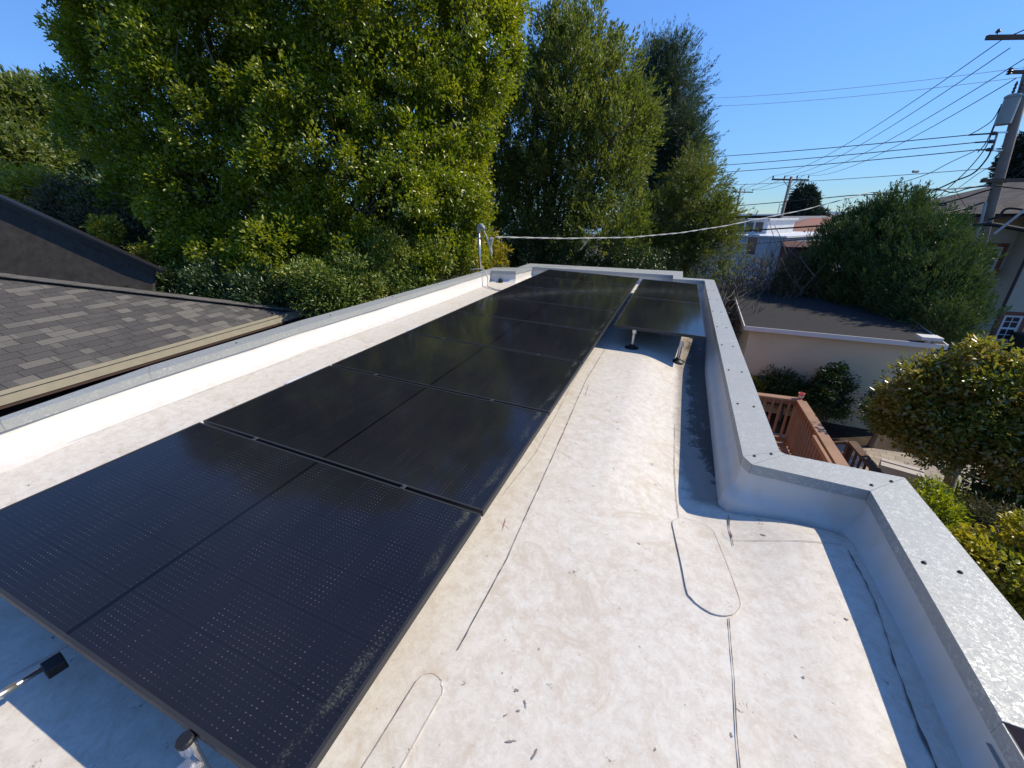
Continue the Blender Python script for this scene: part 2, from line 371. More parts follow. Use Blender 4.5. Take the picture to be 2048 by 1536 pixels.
# ------------------------------------------------------------------ foliage
def blob(px, py, tt, rpx, sq=1., dz=1.):
    c = pt(px, py, tt); dist = np.linalg.norm(c-CW); r = rpx/F*dist*math.cos(math.atan((px-1024)/F))
    return (c[0], c[1], c[2], r*sq, r*sq, r*dz)
def foliage(name, mat, parent, blobs, nclump, nleaf, size, seed, asp=.42, cr=.35, up=.25, shell=(.6, 1.08), dirbias=.7, flat=.6, plume=None, tone=(0, 1), inner=.18, zmin=-3.5, mega=9, mr=1.25):
    g = np.random.default_rng(seed); B = np.array(blobs, float)
    wgt = (B[:, 3]*B[:, 4]+B[:, 3]*B[:, 5]); wgt /= wgt.sum()
    C = np.zeros((0, 3)); N = np.zeros((0, 3)); want = nclump; nclump = max(8, int(nclump/mega))
    while len(C) < nclump:
        k = g.choice(len(B), nclump, p=wgt); d = g.normal(size=(nclump, 3)); d /= np.linalg.norm(d, axis=1)[:, None]
        # lobes: radius varies with direction so the outline is uneven
        lob = 1+.13*np.sin(d[:, 0]*7+k*1.7)*np.cos(d[:, 1]*6+k)+.10*np.sin(d[:, 2]*9+k*2.3)
        rad = np.where(g.random(nclump) < inner, g.uniform(.2, .7, nclump), g.uniform(*shell, nclump))*lob
        c = B[k, :3]+d*B[k, 3:]*rad[:, None]
        keep = np.ones(nclump, bool)
        for j in range(len(B)):
            q = np.linalg.norm((c-B[j, :3])/B[j, 3:], axis=1); keep &= ~((q < .55) & (k != j) & (g.random(nclump) < .85))
        keep &= c[:, 2] > zmin
        C = np.vstack([C, c[keep]]); N = np.vstack([N, d[keep]])
    C, N = C[:nclump], N[:nclump]
    if mega > 1:   # boughs: each carries several leaf clumps on a shallow dome
        rep = np.repeat(np.arange(nclump), mega); big = cr*mr*g.uniform(.7, 1.5, nclump)[rep][:, None]
        q = g.normal(size=(len(rep), 3)); q /= np.linalg.norm(q, axis=1)[:, None]; q *= g.random(len(rep))[:, None]**.4
        q -= N[rep]*((q*N[rep]).sum(1)[:, None])*.35; C = C[rep]+q*big; N = N[rep]*.6+q*.7; N /= np.linalg.norm(N, axis=1)[:, None]+1e-9
        keep = C[:, 2] > zmin; C, N = C[keep], N[keep]; nclump = len(C); mtone = g.random(max(rep)+1)[rep][keep]
    else: mtone = g.random(nclump)
    n = nclump*nleaf; k = np.repeat(np.arange(nclump), nleaf)
    crk = cr*g.uniform(.55, 1.35, nclump)[k][:, None]
    if plume is None:
        o = g.normal(size=(n, 3)); o /= np.linalg.norm(o, axis=1)[:, None]; o *= g.random(n)[:, None]**.5
        o -= N[k]*(o*N[k]).sum(1)[:, None]*(1-flat)
        P = C[k]+o*crk
        ax = o*1.0+N[k]*dirbias+g.normal(size=(n, 3))*.55; ax[:, 2] += up
    else:   # leaves set along a shoot that grows along vector plume (+outward)
        L, spread, outw = plume
        D = N*outw+g.normal(size=(nclump, 3))*.22; D[:, 2] += up; D /= np.linalg.norm(D, axis=1)[:, None]
        s = g.random(n); Lk = (L*g.uniform(.5, 1.4, nclump))[k]
        rr = g.normal(size=(n, 3))*(crk*(1.05-s)[:, None]*.5)
        P = C[k]+D[k]*(s*Lk)[:, None]+rr
        ax = D[k]*1.0+rr/(crk+1e-6)*spread+g.normal(size=(n, 3))*.25
    ax /= np.linalg.norm(ax, axis=1)[:, None]
    nn = N[k]*.7+g.normal(size=(n, 3))*.62+sd*.75; nn[:, 2] += .3
    sdv = np.cross(ax, nn); sdv /= np.linalg.norm(sdv, axis=1)[:, None]+1e-9; fn = np.cross(sdv, ax)
    Ls = size*g.uniform(.6, 1.3, n)[:, None]; W = Ls*asp*.5
    V = np.empty((n, 4, 3))
    V[:, 0] = P; V[:, 1] = P+ax*Ls*.45+sdv*W; V[:, 2] = P+ax*Ls-fn*Ls*.1; V[:, 3] = P+ax*Ls*.45-sdv*W
    V[:, 1] += fn*W*.35; V[:, 3] += fn*W*.35
    off = OFF[parent.name] if parent else np.zeros(3)
    V = (V-off).reshape(-1, 3).astype(np.float32)
    idx = (np.arange(n)[:, None]*4+np.array([0, 1, 2, 0, 2, 3])[None]).reshape(-1).astype(np.int32)
    me = bpy.data.meshes.new(name); me.vertices.add(n*4); me.vertices.foreach_set('co', V.ravel())
    me.loops.add(n*6); me.loops.foreach_set('vertex_index', idx); me.polygons.add(n*2)
    me.polygons.foreach_set('loop_start', np.arange(0, n*6, 3, dtype=np.int32))
    try: me.polygons.foreach_set('loop_total', np.full(n*2, 3, np.int32))
    except Exception: pass
    me.update(calc_edges=True)
    tn = (mtone[k]*.4+g.random(nclump)[k]*.2+g.random(n)*.4)*(tone[1]-tone[0])+tone[0]
    at = me.attributes.new('tone', 'FLOAT', 'POINT'); at.data.foreach_set('value', np.repeat(tn, 4).astype(np.float32))
    me.materials.append(M[mat]); o = bpy.data.objects.new(name, me); col.objects.link(o)
    if parent: o.parent = parent; OFF[o.name] = off
    return o
def limbs(parent, mat, base, fork, blobs, r0, seed, sub=6, name='trunk', twist=.06, rend=.02):
    g = np.random.default_rng(seed); mb = MB(); base = np.array(base, float); fork = np.array(fork, float)
    def path(a, b, k=7, wob=twist):
        a, b = np.array(a), np.array(b); L = np.linalg.norm(b-a); p = [a+(b-a)*i/k for i in range(k+1)]
        w1 = g.normal(size=3)*wob*L; w2 = g.normal(size=3)*wob*L*.5
        return [q+w1*math.sin(math.pi*i/k)+w2*math.sin(2*math.pi*i/k) for i, q in enumerate(p)]
    pp = path(base, fork, 7, twist*.5); mb.tube(pp, list(np.linspace(r0*1.15, r0*.7, 8)), 9)
    for b in blobs:
        c = np.array(b[:3]); st = pp[int(g.integers(4, 8))]
        q = path(st, c, 7, twist*.5); mb.tube(q, list(np.linspace(r0*.45, r0*.16, 8)), 7)
        for j in range(sub):
            d = g.normal(size=3); d[2] = abs(d[2])*.7; d /= np.linalg.norm(d); e = c+d*np.array(b[3:])*.92
            mb.tube(path(q[int(g.integers(3, 8))], e, 5), list(np.linspace(r0*.17, rend*.4, 6)), 5)
    return mb.build(name, mat, parent, smooth=True)

# ------------------------------------------------------------------ ground, water, hills
def sheet(name, x0, x1, y0, y1, z, mat, nx=1, ny=1, zf=None, parent=None):
    xs = np.linspace(x0, x1, nx+1); ys = np.linspace(y0, y1, ny+1)
    V = [(x, y, z+(zf(x, y) if zf else 0)) for y in ys for x in xs]
    Fs = [(j*(nx+1)+i, j*(nx+1)+i+1, (j+1)*(nx+1)+i+1, (j+1)*(nx+1)+i) for j in range(ny) for i in range(nx)]
    return MB().add(V, Fs).build(name, mat, parent)
GZ = -3.5
def fall(x, y):
    d = math.hypot(x, y); return -38*min(1, max(0, (d-150)/700))**1.0 if d > 150 else 0
props(sheet('ground', -25, 25, -20, 40, GZ, 'soil'), kind='structure')
props(sheet('terrain', -1500, 1500, -600, 2400, GZ-.03, 'land', 100, 100, fall), kind='structure')
props(sheet('water', -30000, 30000, -20000, 45000, -36, 'water'), kind='structure')
hg = np.random.default_rng(5); hm = MB(); xs = np.linspace(-16000, 22000, 90)
hh = 150+60*np.sin(xs/2300)+40*np.sin(xs/900+1)+hg.normal(size=90)*8
V = []
for x, h in zip(xs, hh): V += [(x, 17000+x*.05, -36), (x, 20000+x*.05, -36+h*.8), (x, 24000+x*.05, -36)]
hm.add(V, [(i*3+k, i*3+3+k, i*3+4+k, i*3+1+k) for i in range(89) for k in (0, 1)])
props(hm.build('hills', 'hill_far', smooth=True), kind='structure')
props(sheet('patio', 5.02, 11.5, 4.2, 9.45, GZ+.008, 'pavers'), kind='structure')
mb = MB().prism([(7.0, 4.15), (8.3, 6.2), (9.2, 5.6), (8.3, 3.9)], GZ+.009, GZ+.03)
props(mb.build('garden_path', 'concrete'), kind='structure')

# ------------------------------------------------------------------ the flat-roofed building we stand on
ZC = -.04
IN_ = [(-1.12, -3), (-1.13, .59), (-1.19, 1.42), (-1.19, 2.86), (-1.15, 4.55), (-1.10, 7.75), (-.60, 7.95), (-.50, 8.80), (2.57, 9.54), (2.58, 8.98), (3.2, 9.17),
       (3.15, 2.17), (3.19, 2.10), (3.755, 2.10), (3.70, .95), (3.62, -3)]
OUT = [(-1.18, -3), (-1.20, .61), (-1.34, 1.50), (-1.39, 3.06), (-1.33, 4.64), (-1.22, 8.18), (-.78, 8.50), (-.76, 9.32), (2.77, 10.31), (2.77, 9.31), (3.4, 9.40),
       (3.37, 2.33), (3.40, 2.31), (3.99, 2.33), (4.00, .95), (3.95, -3)]
IN_ = np.array(IN_); OUT = np.array(OUT)
house = root('flat_roof_building', (1.3, 3, -.28), 'low building with white membrane flat roof and galvanised parapet caps carrying the solar panels', 'building', roof=True)
NW = len(IN_)
mv = (IN_-OUT); wd = np.array([.10, .10, .15, .2, .18, .15, .2, .2, .2, .2, .2, .2, .2, .22, .25, .25]); wd = np.array([np.linalg.norm(a)/(1.414 if i in (5, 6, 7, 8, 9, 10, 13) else 1.) for i, a in enumerate(mv)])
mu = mv/wd[:, None]
def prof_at(i, off, z): p = IN_[i]+mu[i]*off; return (p[0], p[1], z)
lprof = [(-.02, -.06), (-.018, -.13), (.0, -.155), (.03, -.19), (.065, -.225), (.10, -.25), (.135, -.268), (.17, -.277), (.20, -.30)]
rprof = [(-.02, -.06), (-.02, -.17), (-.016, -.21), (-.004, -.24), (.018, -.265), (.045, -.285), (.065, -.32), (.075, -.46)]
def sweep(rng, prof, bow=0):
    V = []; Fs = []; n = len(prof); rng = list(rng); P = []
    for a, i in enumerate(rng):
        sub = 14 if a < len(rng)-1 else 1
        for s_ in range(sub):
            f = s_/sub; j = rng[a+1] if a < len(rng)-1 else i
            for k, (o_, z) in enumerate(prof):
                p = np.array(prof_at(i, o_, z))*(1-f)+np.array(prof_at(j, o_, z))*f
                wv = .006*math.sin(p[1]*5.1+p[0]*3)*math.sin(p[1]*1.7+k*.4) if 0 < k < n-1 else 0
                V.append((p[0]+wv, p[1], p[2]+wv*.7))
    L = len(V)//n
    Fs = [(i*n+k, i*n+k+1, (i+1)*n+k+1, (i+1)*n+k) for i in range(L-1) for k in range(n-1)]
    return V, Fs
mb = MB(); mb.add(*sweep(range(0, 6), lprof)); up1 = mb.build('parapet_upstand', 'upstand', house, smooth=True)
mb = MB()
for a, b in ((5, 6), (6, 7), (7, 8), (8, 9), (9, 10), (10, 11), (11, 12), (12, 13), (13, 14), (14, 15)):
    mb.add(*sweep([a, b], rprof))
mb.build('parapet_upstand', 'upstand', house, smooth=True)
# outside wall, stucco, down to the ground; its face stands a little proud below the caps
mb = MB(); n = NW
Wl = []
for i in range(NW):
    o = OUT[i].copy()
    if i >= 13: o = o+np.array([.16 if i >= 14 else .03, 0])
    else: o = o+mu[i]*.03
    Wl.append(o)
V = [(p[0], p[1], -.10 if i < 13 else -.2) for i, p in enumerate(Wl)]+[(p[0], p[1], -3.9) for p in Wl]
Fs = [(i, i+1, n+i+1, n+i) for i in range(n-1)]
V2 = [(IN_[i][0]-mu[i][0]*.03, IN_[i][1]-mu[i][1]*.03, -.08 if i < 13 else -.19) for i in range(NW)]
V += V2; Fs += [(i, 2*n+i, 2*n+i+1, i+1) for i in range(n-1)]
V += [(OUT[0][0], -3, -3.9), (OUT[-1][0], -3, -3.9)]
Fs += [(0, n-1, 3*n+1, 3*n)]
mb.add(V, Fs); mb.build('stucco_wall', 'stucco_pink', house)
# roof membrane as a fine height field; it dips to a low spot along the right parapet
Q = IN_-mu*.05
def inpoly(x, y, P):
    c = np.zeros(np.shape(x), bool); j = len(P)-1
    for i in range(len(P)):
        with np.errstate(divide='ignore', invalid='ignore'):
            t_ = ((P[i][1] > y) != (P[j][1] > y)) & (x < (P[j][0]-P[i][0])*(y-P[i][1])/(P[j][1]-P[i][1]+1e-12)+P[i][0])
        c ^= t_; j = i
    return c
def inpolyq(px, py):   # roof-frame point on the roof for a spot read off the photo
    d = RR.T @ np.array([(px-1024)/F, -(py-768)/F, 1.]); return (CR+d*((-.39-CR[2])/d[2]))[:2]
st = .025
gx = np.arange(-1.3, 4.0, st); gy = np.arange(-3, 10.4, st); GX, GY = np.meshgrid(gx, gy)
def sm(a, b, x): x = np.clip((x-a)/(b-a), 0, 1); return x*x*(3-2*x)
def roofz(x, y):
    dip = sm(2.35, 2.95, x)*(1-.8*sm(2.9, 3.55, x)*(1-sm(1.98, 2.14, y)))*sm(1.2, 2.2, y)*(1-sm(4.3, 5.6, y))
    z = -.28-.12*dip+.02*sm(3.1, 3.45, x)*(1-sm(1.88, 2.1, y))+.003*np.sin(x*3.1+y*1.3)*np.sin(y*2.2-x)
    return z
DP = np.array([inpolyq(*p) for p in [(1372, 705), (1376, 800), (1378, 850), (1392, 900), (1418, 940), (1438, 975), (1455, 1000), (1475, 990), (1475, 915), (1465, 850), (1450, 780), (1425, 690), (1380, 690)]])
SP = np.array([inpolyq(*p) for p in [(1352, 760), (1350, 860), (1358, 930), (1380, 1000), (1430, 1012), (1462, 1030), (1490, 1010), (1480, 920), (1450, 840), (1430, 690), (1358, 690)]])
def segd(x, y, P):
    D = np.full(np.shape(x), 1e9)
    for i in range(len(P)):
        a, b = P[i-1], P[i]; ab = b-a; t_ = np.clip(((x-a[0])*ab[0]+(y-a[1])*ab[1])/(ab@ab+1e-9), 0, 1)
        D = np.minimum(D, np.hypot(x-a[0]-ab[0]*t_, y-a[1]-ab[1]*t_))
    return np.where(inpoly(x, y, P), D, -D)
dirt = np.clip(.5+segd(GX, GY, DP)*7, 0, 1.0); stain = np.clip(.45+segd(GX, GY, SP)*6, 0, 1)
Z = roofz(GX, GY); mask = inpoly(GX[:-1, :-1]+st/2, GY[:-1, :-1]+st/2, Q)
ny_, nx_ = GX.shape; idx = np.arange(nx_*ny_).reshape(ny_, nx_)
fa = np.stack([idx[:-1, :-1], idx[:-1, 1:], idx[1:, 1:], idx[1:, :-1]], -1)[mask]
off = OFF[house.name]
me = bpy.data.meshes.new('roof_membrane'); me.from_pydata(np.stack([GX.ravel()-off[0], GY.ravel()-off[1], Z.ravel()-off[2]], 1).tolist(), [], fa.tolist())
for nm, arr in (('dirt', dirt), ('stain', stain)):
    at = me.attributes.new(nm, 'FLOAT', 'POINT'); at.data.foreach_set('value', arr.ravel().astype(np.float32))
me.polygons.foreach_set('use_smooth', [True]*len(me.polygons)); me.materials.append(M['membrane'])
o = bpy.data.objects.new('roof_membrane', me); col.objects.link(o); o.parent = house; OFF[o.name] = off
# galvanised caps, one mitred length per straight run
caps = []
def cap_seg(a, b, f0=0., f1=1., dz=0., lipo=.06):
    g_ = .0012
    mb = MB()
    def P(f, e, o_):
        pi = IN_[a]*(1-f)+IN_[b]*f+(mu[a]*(1-f)+mu[b]*f)*o_
        po = OUT[a]*(1-f)+OUT[b]*f-(mu[a]*(1-f)+mu[b]*f)*o_
        return pi, po
    L = np.linalg.norm(IN_[b]-IN_[a]); e = g_/max(L, .01)
    V = []
    for f in (f0+e, f1-e):
        pi, po = P(f, 0, 0); pi2, po2 = P(f, 0, -.004)
        V += [(po[0], po[1], ZC+dz-lipo), (po[0], po[1], ZC+dz), (pi[0], pi[1], ZC+dz), (pi[0], pi[1], ZC+dz-.066), (pi2[0], pi2[1], ZC+dz-.066), (pi2[0], pi2[1], ZC+dz-.004), (po2[0], po2[1], ZC+dz-.004), (po2[0], po2[1], ZC+dz-lipo)]
    Fs = [(i, i+8, (i+1) % 8+8, (i+1) % 8) for i in range(8)]+[(7, 6, 1, 0), (6, 5, 2, 1), (5, 4, 3, 2), (8, 9, 14, 15), (9, 10, 13, 14), (10, 11, 12, 13)]
    mb.add(V, Fs); c = mb.build('parapet_cap', 'galv', house); caps.append((a, b, c)); return c
for i in range(0, NW-2):
    if i == 10:
        for f in range(3): cap_seg(i, i+1, f/3, (f+1)/3)
    else: cap_seg(i, i+1)
# past the last full length: metal edges, the trough between made up for shade
mb = MB()
for (P_, Q_, s_) in ((IN_[14], IN_[15], 1), (OUT[14], OUT[15], -1)):
    p, q = np.array([*(P_-mu[14]*.002*s_), ZC-.036]), np.array([*(Q_-mu[15]*.002*s_), ZC-.036]); mb.beam(p, q, .004, .06)
a_, b_, c_, d_ = IN_[14]-mu[14]*.006, OUT[14]+mu[14]*.006, OUT[15]+mu[15]*.006, IN_[15]-mu[15]*.006
mb.add([(*a_, -.15), (*b_, -.15), (*c_, -.15), (*d_, -.15)], [(0, 1, 2, 3)])
mb.build('parapet_cap', 'galv', house)
# screws through the caps
sm_ = MB().lathe((0, 0, 0), [(.0095, 0), (.0095, .002), (.006, .004), (.006, .007), (.004, .008)], 10)
def screw(x, y):
    best = min(caps, key=lambda c: abs(np.linalg.norm(np.array([x, y])-IN_[c[0]])+np.linalg.norm(np.array([x, y])-IN_[c[1]])-np.linalg.norm(IN_[c[0]]-IN_[c[1]])))
    global scp
    if scp is None: scp = sm_.build('screw', 'screw_dark', best[2]); s_ = scp
    else: s_ = scp.copy(); col.objects.link(s_); s_.parent = best[2]
    s_.location = (x-0, y-0, ZC+.001)
scp = None
for x, y in [(3.215, 2.2), (3.315, 2.27), (3.78, 2.16), (3.90, 2.25), (3.78, 1.6), (3.90, 1.6)]+[(xx, yy) for yy in (2.95, 3.7, 4.5, 5.3, 6.2, 7.1, 8.0, 8.8) for xx in (3.20, 3.31)]: screw(x, y)
for xx, yy in [(-1.27, 2.2), (-1.27, 3.4), (-1.26, 4.6), (-1.22, 5.8), (-1.2, 7.0), (.3, 9.2), (1.3, 9.45), (2.2, 9.68), (3.0, 9.2)]: screw(xx, yy)
# membrane laps and patches
def ribbon(pts, wdt, dz=.003, jit=.002, name='membrane_seam', mat='dark_seam', vary=.5, seed=1, zfix=None):
    g = np.random.default_rng(seed); P = []; jj = 0.
    for a, b in zip(pts[:-1], pts[1:]):
        a, b = np.array(a), np.array(b); k = max(2, int(np.linalg.norm(b-a)/.03)); P += [a+(b-a)*i/k for i in range(k)]
    P.append(np.array(pts[-1])); V = []
    for i, p in enumerate(P):
        d = P[min(i+1, len(P)-1)]-P[max(i-1, 0)]; d = d/np.linalg.norm(d); nrm = np.array([-d[1], d[0]])
        jj = .7*jj+.3*g.normal() if i else 0.; q = p+nrm*jj*jit; ww = wdt*.62*(1+vary*g.normal()*.5); ww = max(ww, wdt*.25)
        for s_ in (-1, 1):
            r = q+nrm*s_*ww/2; V.append((r[0], r[1], float(roofz(r[0], r[1]))+max(dz, .006)))
    return MB().add(V, [(2*i, 2*i+2, 2*i+3, 2*i+1) for i in range(len(P)-1)]).build(name, mat, house)
ribbon([(1.93, .9), (2.05, .62), (2.06, 1.1), (2.02, 2.0), (1.95, 3.4), (1.96, 4.9)][1:], .0045, seed=2)
ribbon([(-1.0, .5), (-1.02, 1.4), (-1.0, 2.8), (-.98, 4.5), (-.95, 6.8)], .004, seed=3)
ribbon([(3.045, 1.19), (3.03, .65), (3.02, .2), (3.0, -.6)], .0055, .0045, seed=4)
ribbon([(3.66, 1.86), (3.665, 1.55), (3.62, 1.2), (3.60, .9), (3.57, .3)], .008, .006, .006, vary=1.4, seed=5)
ribbon([(3.08, 1.80), (3.085, 1.765), (3.11, 1.745), (3.3, 1.79), (3.5, 1.845), (3.64, 1.885)], .0035, seed=6)
ribbon([(2.81, 3.05), (2.82, 2.4), (2.85, 1.9), (2.87, 1.55)], .0045, .004, seed=7)
ribbon([(2.72, 2.96), (2.82, 2.98), (2.93, 2.93), (2.94, 3.3), (2.95, 4.1), (2.97, 4.4)], .006, .005, .004, seed=8)
ribbon([(3.13, 2.0), (3.12, 1.85), (3.115, 1.7)], .01, .006, .006, vary=1.5, seed=9)
ribbon([(1.86, 1.5), (1.9, 2.0), (1.84, 3.4), (1.86, 4.4)], .003, mat='soft_seam', seed=40);
ribbon([(-.9, 4.6), (-.1, 4.68)], .003, seed=10); ribbon([(2.03, 3.2), (2.14, 3.15)], .003, seed=12)
def stadium(cx0, cy0, cx1, cy1, r, name='membrane_patch', seed=0, r2=None):
    a, b = np.array([cx0, cy0]), np.array([cx1, cy1]); d = b-a; d /= np.linalg.norm(d); nrm = np.array([-d[1], d[0]]); pts = []
    for k in range(17): th = math.pi*k/16; pts.append(b+r*(nrm*math.cos(th)+d*math.sin(th)))
    for k in range(17): th = math.pi*k/16; pts.append(a+r*(-nrm*math.cos(th)-d*math.sin(th)))
    g = np.random.default_rng(seed); pts = [p+g.normal(size=2)*.0015 for p in pts]
    z = float(roofz(*(a+b)/2)); zz = [float(roofz(*p))+.0065 for p in pts]; c = (a+b)/2
    mb = MB(); n = len(pts)
    V = [(p[0], p[1], q) for p, q in zip(pts, zz)]+[(p[0]*1.004-c[0]*.004, p[1]*1.004-c[1]*.004, q-.012) for p, q in zip(pts, zz)]
    NS = 10   # long strip rows so that the patch follows the roof
    mb.add(V, [(i, n+i, n+(i+1) % n, (i+1) % n) for i in range(n)])
    G = []; K = 8
    for i in range(n//2):
        for k in range(K+1): q = pts[i]*(1-k/K)+pts[n-1-i]*k/K; G.append((q[0], q[1], float(roofz(*q))+.0065))
    # long sides in steps
    rows = []
    for i in range(n//2):
        rows.append(G[i*(K+1):(i+1)*(K+1)])
    full = []
    for r0_, r1_ in zip(rows[:-1], rows[1:]):
        m_ = 10 if abs(r0_[0][1]-r1_[0][1])+abs(r0_[0][0]-r1_[0][0]) > .1 else 1
        for q_ in range(m_):
            full.append([(a_[0]*(1-q_/m_)+b_[0]*q_/m_, a_[1]*(1-q_/m_)+b_[1]*q_/m_) for a_, b_ in zip(r0_, r1_)])
    full.append([(a_[0], a_[1]) for a_ in rows[-1]])
    mb.add([(x_, y_, float(roofz(x_, y_))+.0065) for r_ in full for x_, y_ in r_], [(j*(K+1)+k, j*(K+1)+k+1, (j+1)*(K+1)+k+1, (j+1)*(K+1)+k) for j in range(len(full)-1) for k in range(K)])
    return mb.build(name, 'membrane', house), pts
pa, p1 = stadium(1.98, -.4, 2.02, .46, .052, seed=1); ribbon([tuple(p) for p in p1+[p1[0]]], .0032, .0085, .0006, mat='faint_seam', seed=20)
pb, p2 = stadium(2.93, 1.75, 2.985, 1.30, .115, seed=2); ribbon([tuple(p) for p in p2+[p2[0]]], .0032, .0085, .0006, mat='faint_seam', seed=21)
# faint red chalk marks left by the installers
for i, (a, b, wv) in enumerate([((2.0, 2.5), (2.02, 2.0), .004), ((1.98, 2.13), (2.25, 2.0), .0025), ((2.0, 3.3), (2.02, 3.05), .005), ((1.84, 2.45), (1.96, 2.42), .0025), ((.72, .12), (.58, -.3), .006), ((1.95, 1.35), (1.97, 1.25), .004), ((1.9, 1.32), (2.0, 1.28), .003)]):
    ribbon([a, b], wv, .0035, .0015, 'chalk_mark', 'red_chalk', 1.2, 30+i)
# flat scraps and scuffs on the membrane
g = np.random.default_rng(77)
def scrap(x, y, r, mat='dark_seam', el=1., ang=0., name='scuff_mark'):
    k = 15; V = []
    for j in range(k):
        th = 2*math.pi*j/k; rr = r*g.uniform(.25, 1.4); u, v_ = rr*math.cos(th)*el, rr*math.sin(th)
        V.append((x+u*math.cos(ang)-v_*math.sin(ang), y+u*math.sin(ang)+v_*math.cos(ang)))
    MB().add([(a, b, float(roofz(a, b))+.0035) for a, b in V], [tuple(range(k))]).build(name, mat, house)
for px, py, r, el, an in [(1033, 1380, .008, 1.2, .3), (1050, 1405, .006, 3.2, -1.), (1038, 1422, .006, 1.6, .2), (1012, 1430, .004, 2.4, 1.), (1022, 1482, .005, 3.6, .5), (1068, 1510, .005, 4., 1.4), (1530, 1062, .012, 1.3, .2), (1462, 1470, .006, 1.9, 1.6), (1605, 1360, .006, 1, 0), (1078, 1298, .004, 1, 0), (1005, 1346, .003, 1, 0), (1011, 1280, .003, 1, 0), (940, 1120, .003, 1, 0), (1310, 1500, .004, 2, 1.3), (1690, 1245, .008, 1.2, 0), (1560, 1040, .005, 1, 0)]:
    d = RR.T @ np.array([(px-1024)/F, -(py-768)/F, 1.]); p = CR+d*((-.28-CR[2])/d[2]); scrap(p[0], p[1], r*.8, 'scuff', el, an)

# ------------------------------------------------------------------ solar panels
PW, PD, PH = 1.93, 1.03, .035
def panel(loc):
    o = root('solar_panel', loc, None, 'solar panel', 'black solar panels on the flat roof', roof=True)
    x0, y0, z0 = loc
    mb = MB(); f_ = .011
    mb.add([(x0+f_, y0+f_, -.0015), (x0+PW-f_, y0+f_, -.0015), (x0+PW-f_, y0+PD-f_, -.0015), (x0+f_, y0+PD-f_, -.0015), (x0+f_, y0+f_, -.006), (x0+PW-f_, y0+f_, -.006), (x0+PW-f_, y0+PD-f_, -.006), (x0+f_, y0+PD-f_, -.006)], [(0, 1, 2, 3), (7, 6, 5, 4), (0, 4, 5, 1), (1, 5, 6, 2), (2, 6, 7, 3), (3, 7, 4, 0)])
    mb.build('glass', 'glass_cell', o)
    mb = MB()
    mb.box(x0, x0+PW, y0, y0+f_, -PH, 0); mb.box(x0, x0+PW, y0+PD-f_, y0+PD, -PH, 0)
    mb.box(x0, x0+f_, y0+f_, y0+PD-f_, -PH, 0); mb.box(x0+PW-f_, x0+PW, y0+f_, y0+PD-f_, -PH, 0)
    mb.build('frame', 'frame_dusty', o)
    return o
p0_ = panel((.01, .02, 0))
for fx in (.47, 1.50):
    mb = MB(); mb.box(.01+fx-.011, .01+fx+.011, .02+PD-.006, .02+PD+.026, .0005, .003); mb.lathe((.01+fx, .02+PD+.01, .003), [(.006, 0), (.006, .005)], 8); mb.build('clamp', 'clamp_metal', p0_)
ords = ['nearest the camera', 'second from the camera', 'third from the camera', 'fourth from the camera', 'fifth from the camera', 'third from the far end', 'second from the far end', 'farthest']
def place(o, x, y, tilt=0.):
    loc = np.array([x, y, 0.]); wl = r2w(loc); mm = Matrix.Identity(4)
    rx = Matrix.Rotation(tilt, 3, 'X')
    Tm = Matrix([list(map(float, r)) for r in T]) @ rx
    for i in range(3):
        for j in range(3): mm[i][j] = Tm[i][j]
        mm[i][3] = wl[i]
    o.matrix_world = mm
p0_['label'] = 'black solar panel nearest the camera, filling the lower left, first of the long row'
for i in range(1, 8):
    c = copytree(p0_); place(c, .01, .02+1.05*i, 0)
    c['label'] = 'black solar panel '+ords[i]+' in the long row'
place(p0_, .01, .02, 0)
def rf(px, py, z):
    d = RR.T @ np.array([(px-1024)/F, -(py-768)/F, 1.]); return CR+d*((z-CR[2])/d[2])
for i, (yy, lb) in enumerate(((4.60, 'sky-reflecting solar panel above the two steel roof posts, by the right parapet'), (6.47, 'sky-reflecting solar panel in the far right corner of the roof'))):
    c = copytree(p0_); c['label'] = lb
    place(c, 3.035, yy, 0); c.matrix_world = c.matrix_world @ Matrix.Rotation(R(90), 4, 'Z') @ Matrix.Diagonal((.965, 1, 1, 1))

# ------------------------------------------------------------------ roof hardware
def post(x, y, label, h=.22):
    z = float(roofz(x, y)); o = root('roof_post', (x, y, z), label, 'roof post', 'steel posts under the solar panels', roof=True)
    MB().lathe((x, y, z), [(.085, .002), (.085, .006), (.045, .014), (.03, .035), (.026, .05)], 20).build('flashing', 'black_plastic', o, smooth=True)
    MB().lathe((x, y, z), [(.019, .0), (.019, h-.03), (.024, h-.03), (.024, h-.015), (.012, h-.015), (.012, h)], 14).build('pipe', 'steel', o)
    mb = MB(); mb.box(x-.02, x+.02, y-.03, y-.026, z+h-.02, z+h+.035); mb.box(x-.02, x+.02, y-.03, y+.05, z+h, z+h+.004)
    mb.tube([(x-.025, y-.03, z+h+.03), (x-.005, y-.035, z+h+.05), (x+.02, y-.035, z+h+.02), (x+.028, y-.03, z+h-.02)], .004, 6)
    mb.build('bracket', 'steel', o); return o
post(2.25, 4.66, 'short steel post with black flashing foot, on the clean lit roof, left of its twin')
post(2.80, 4.66, 'short steel post on black flashing beside the dirty low spot by the right parapet')
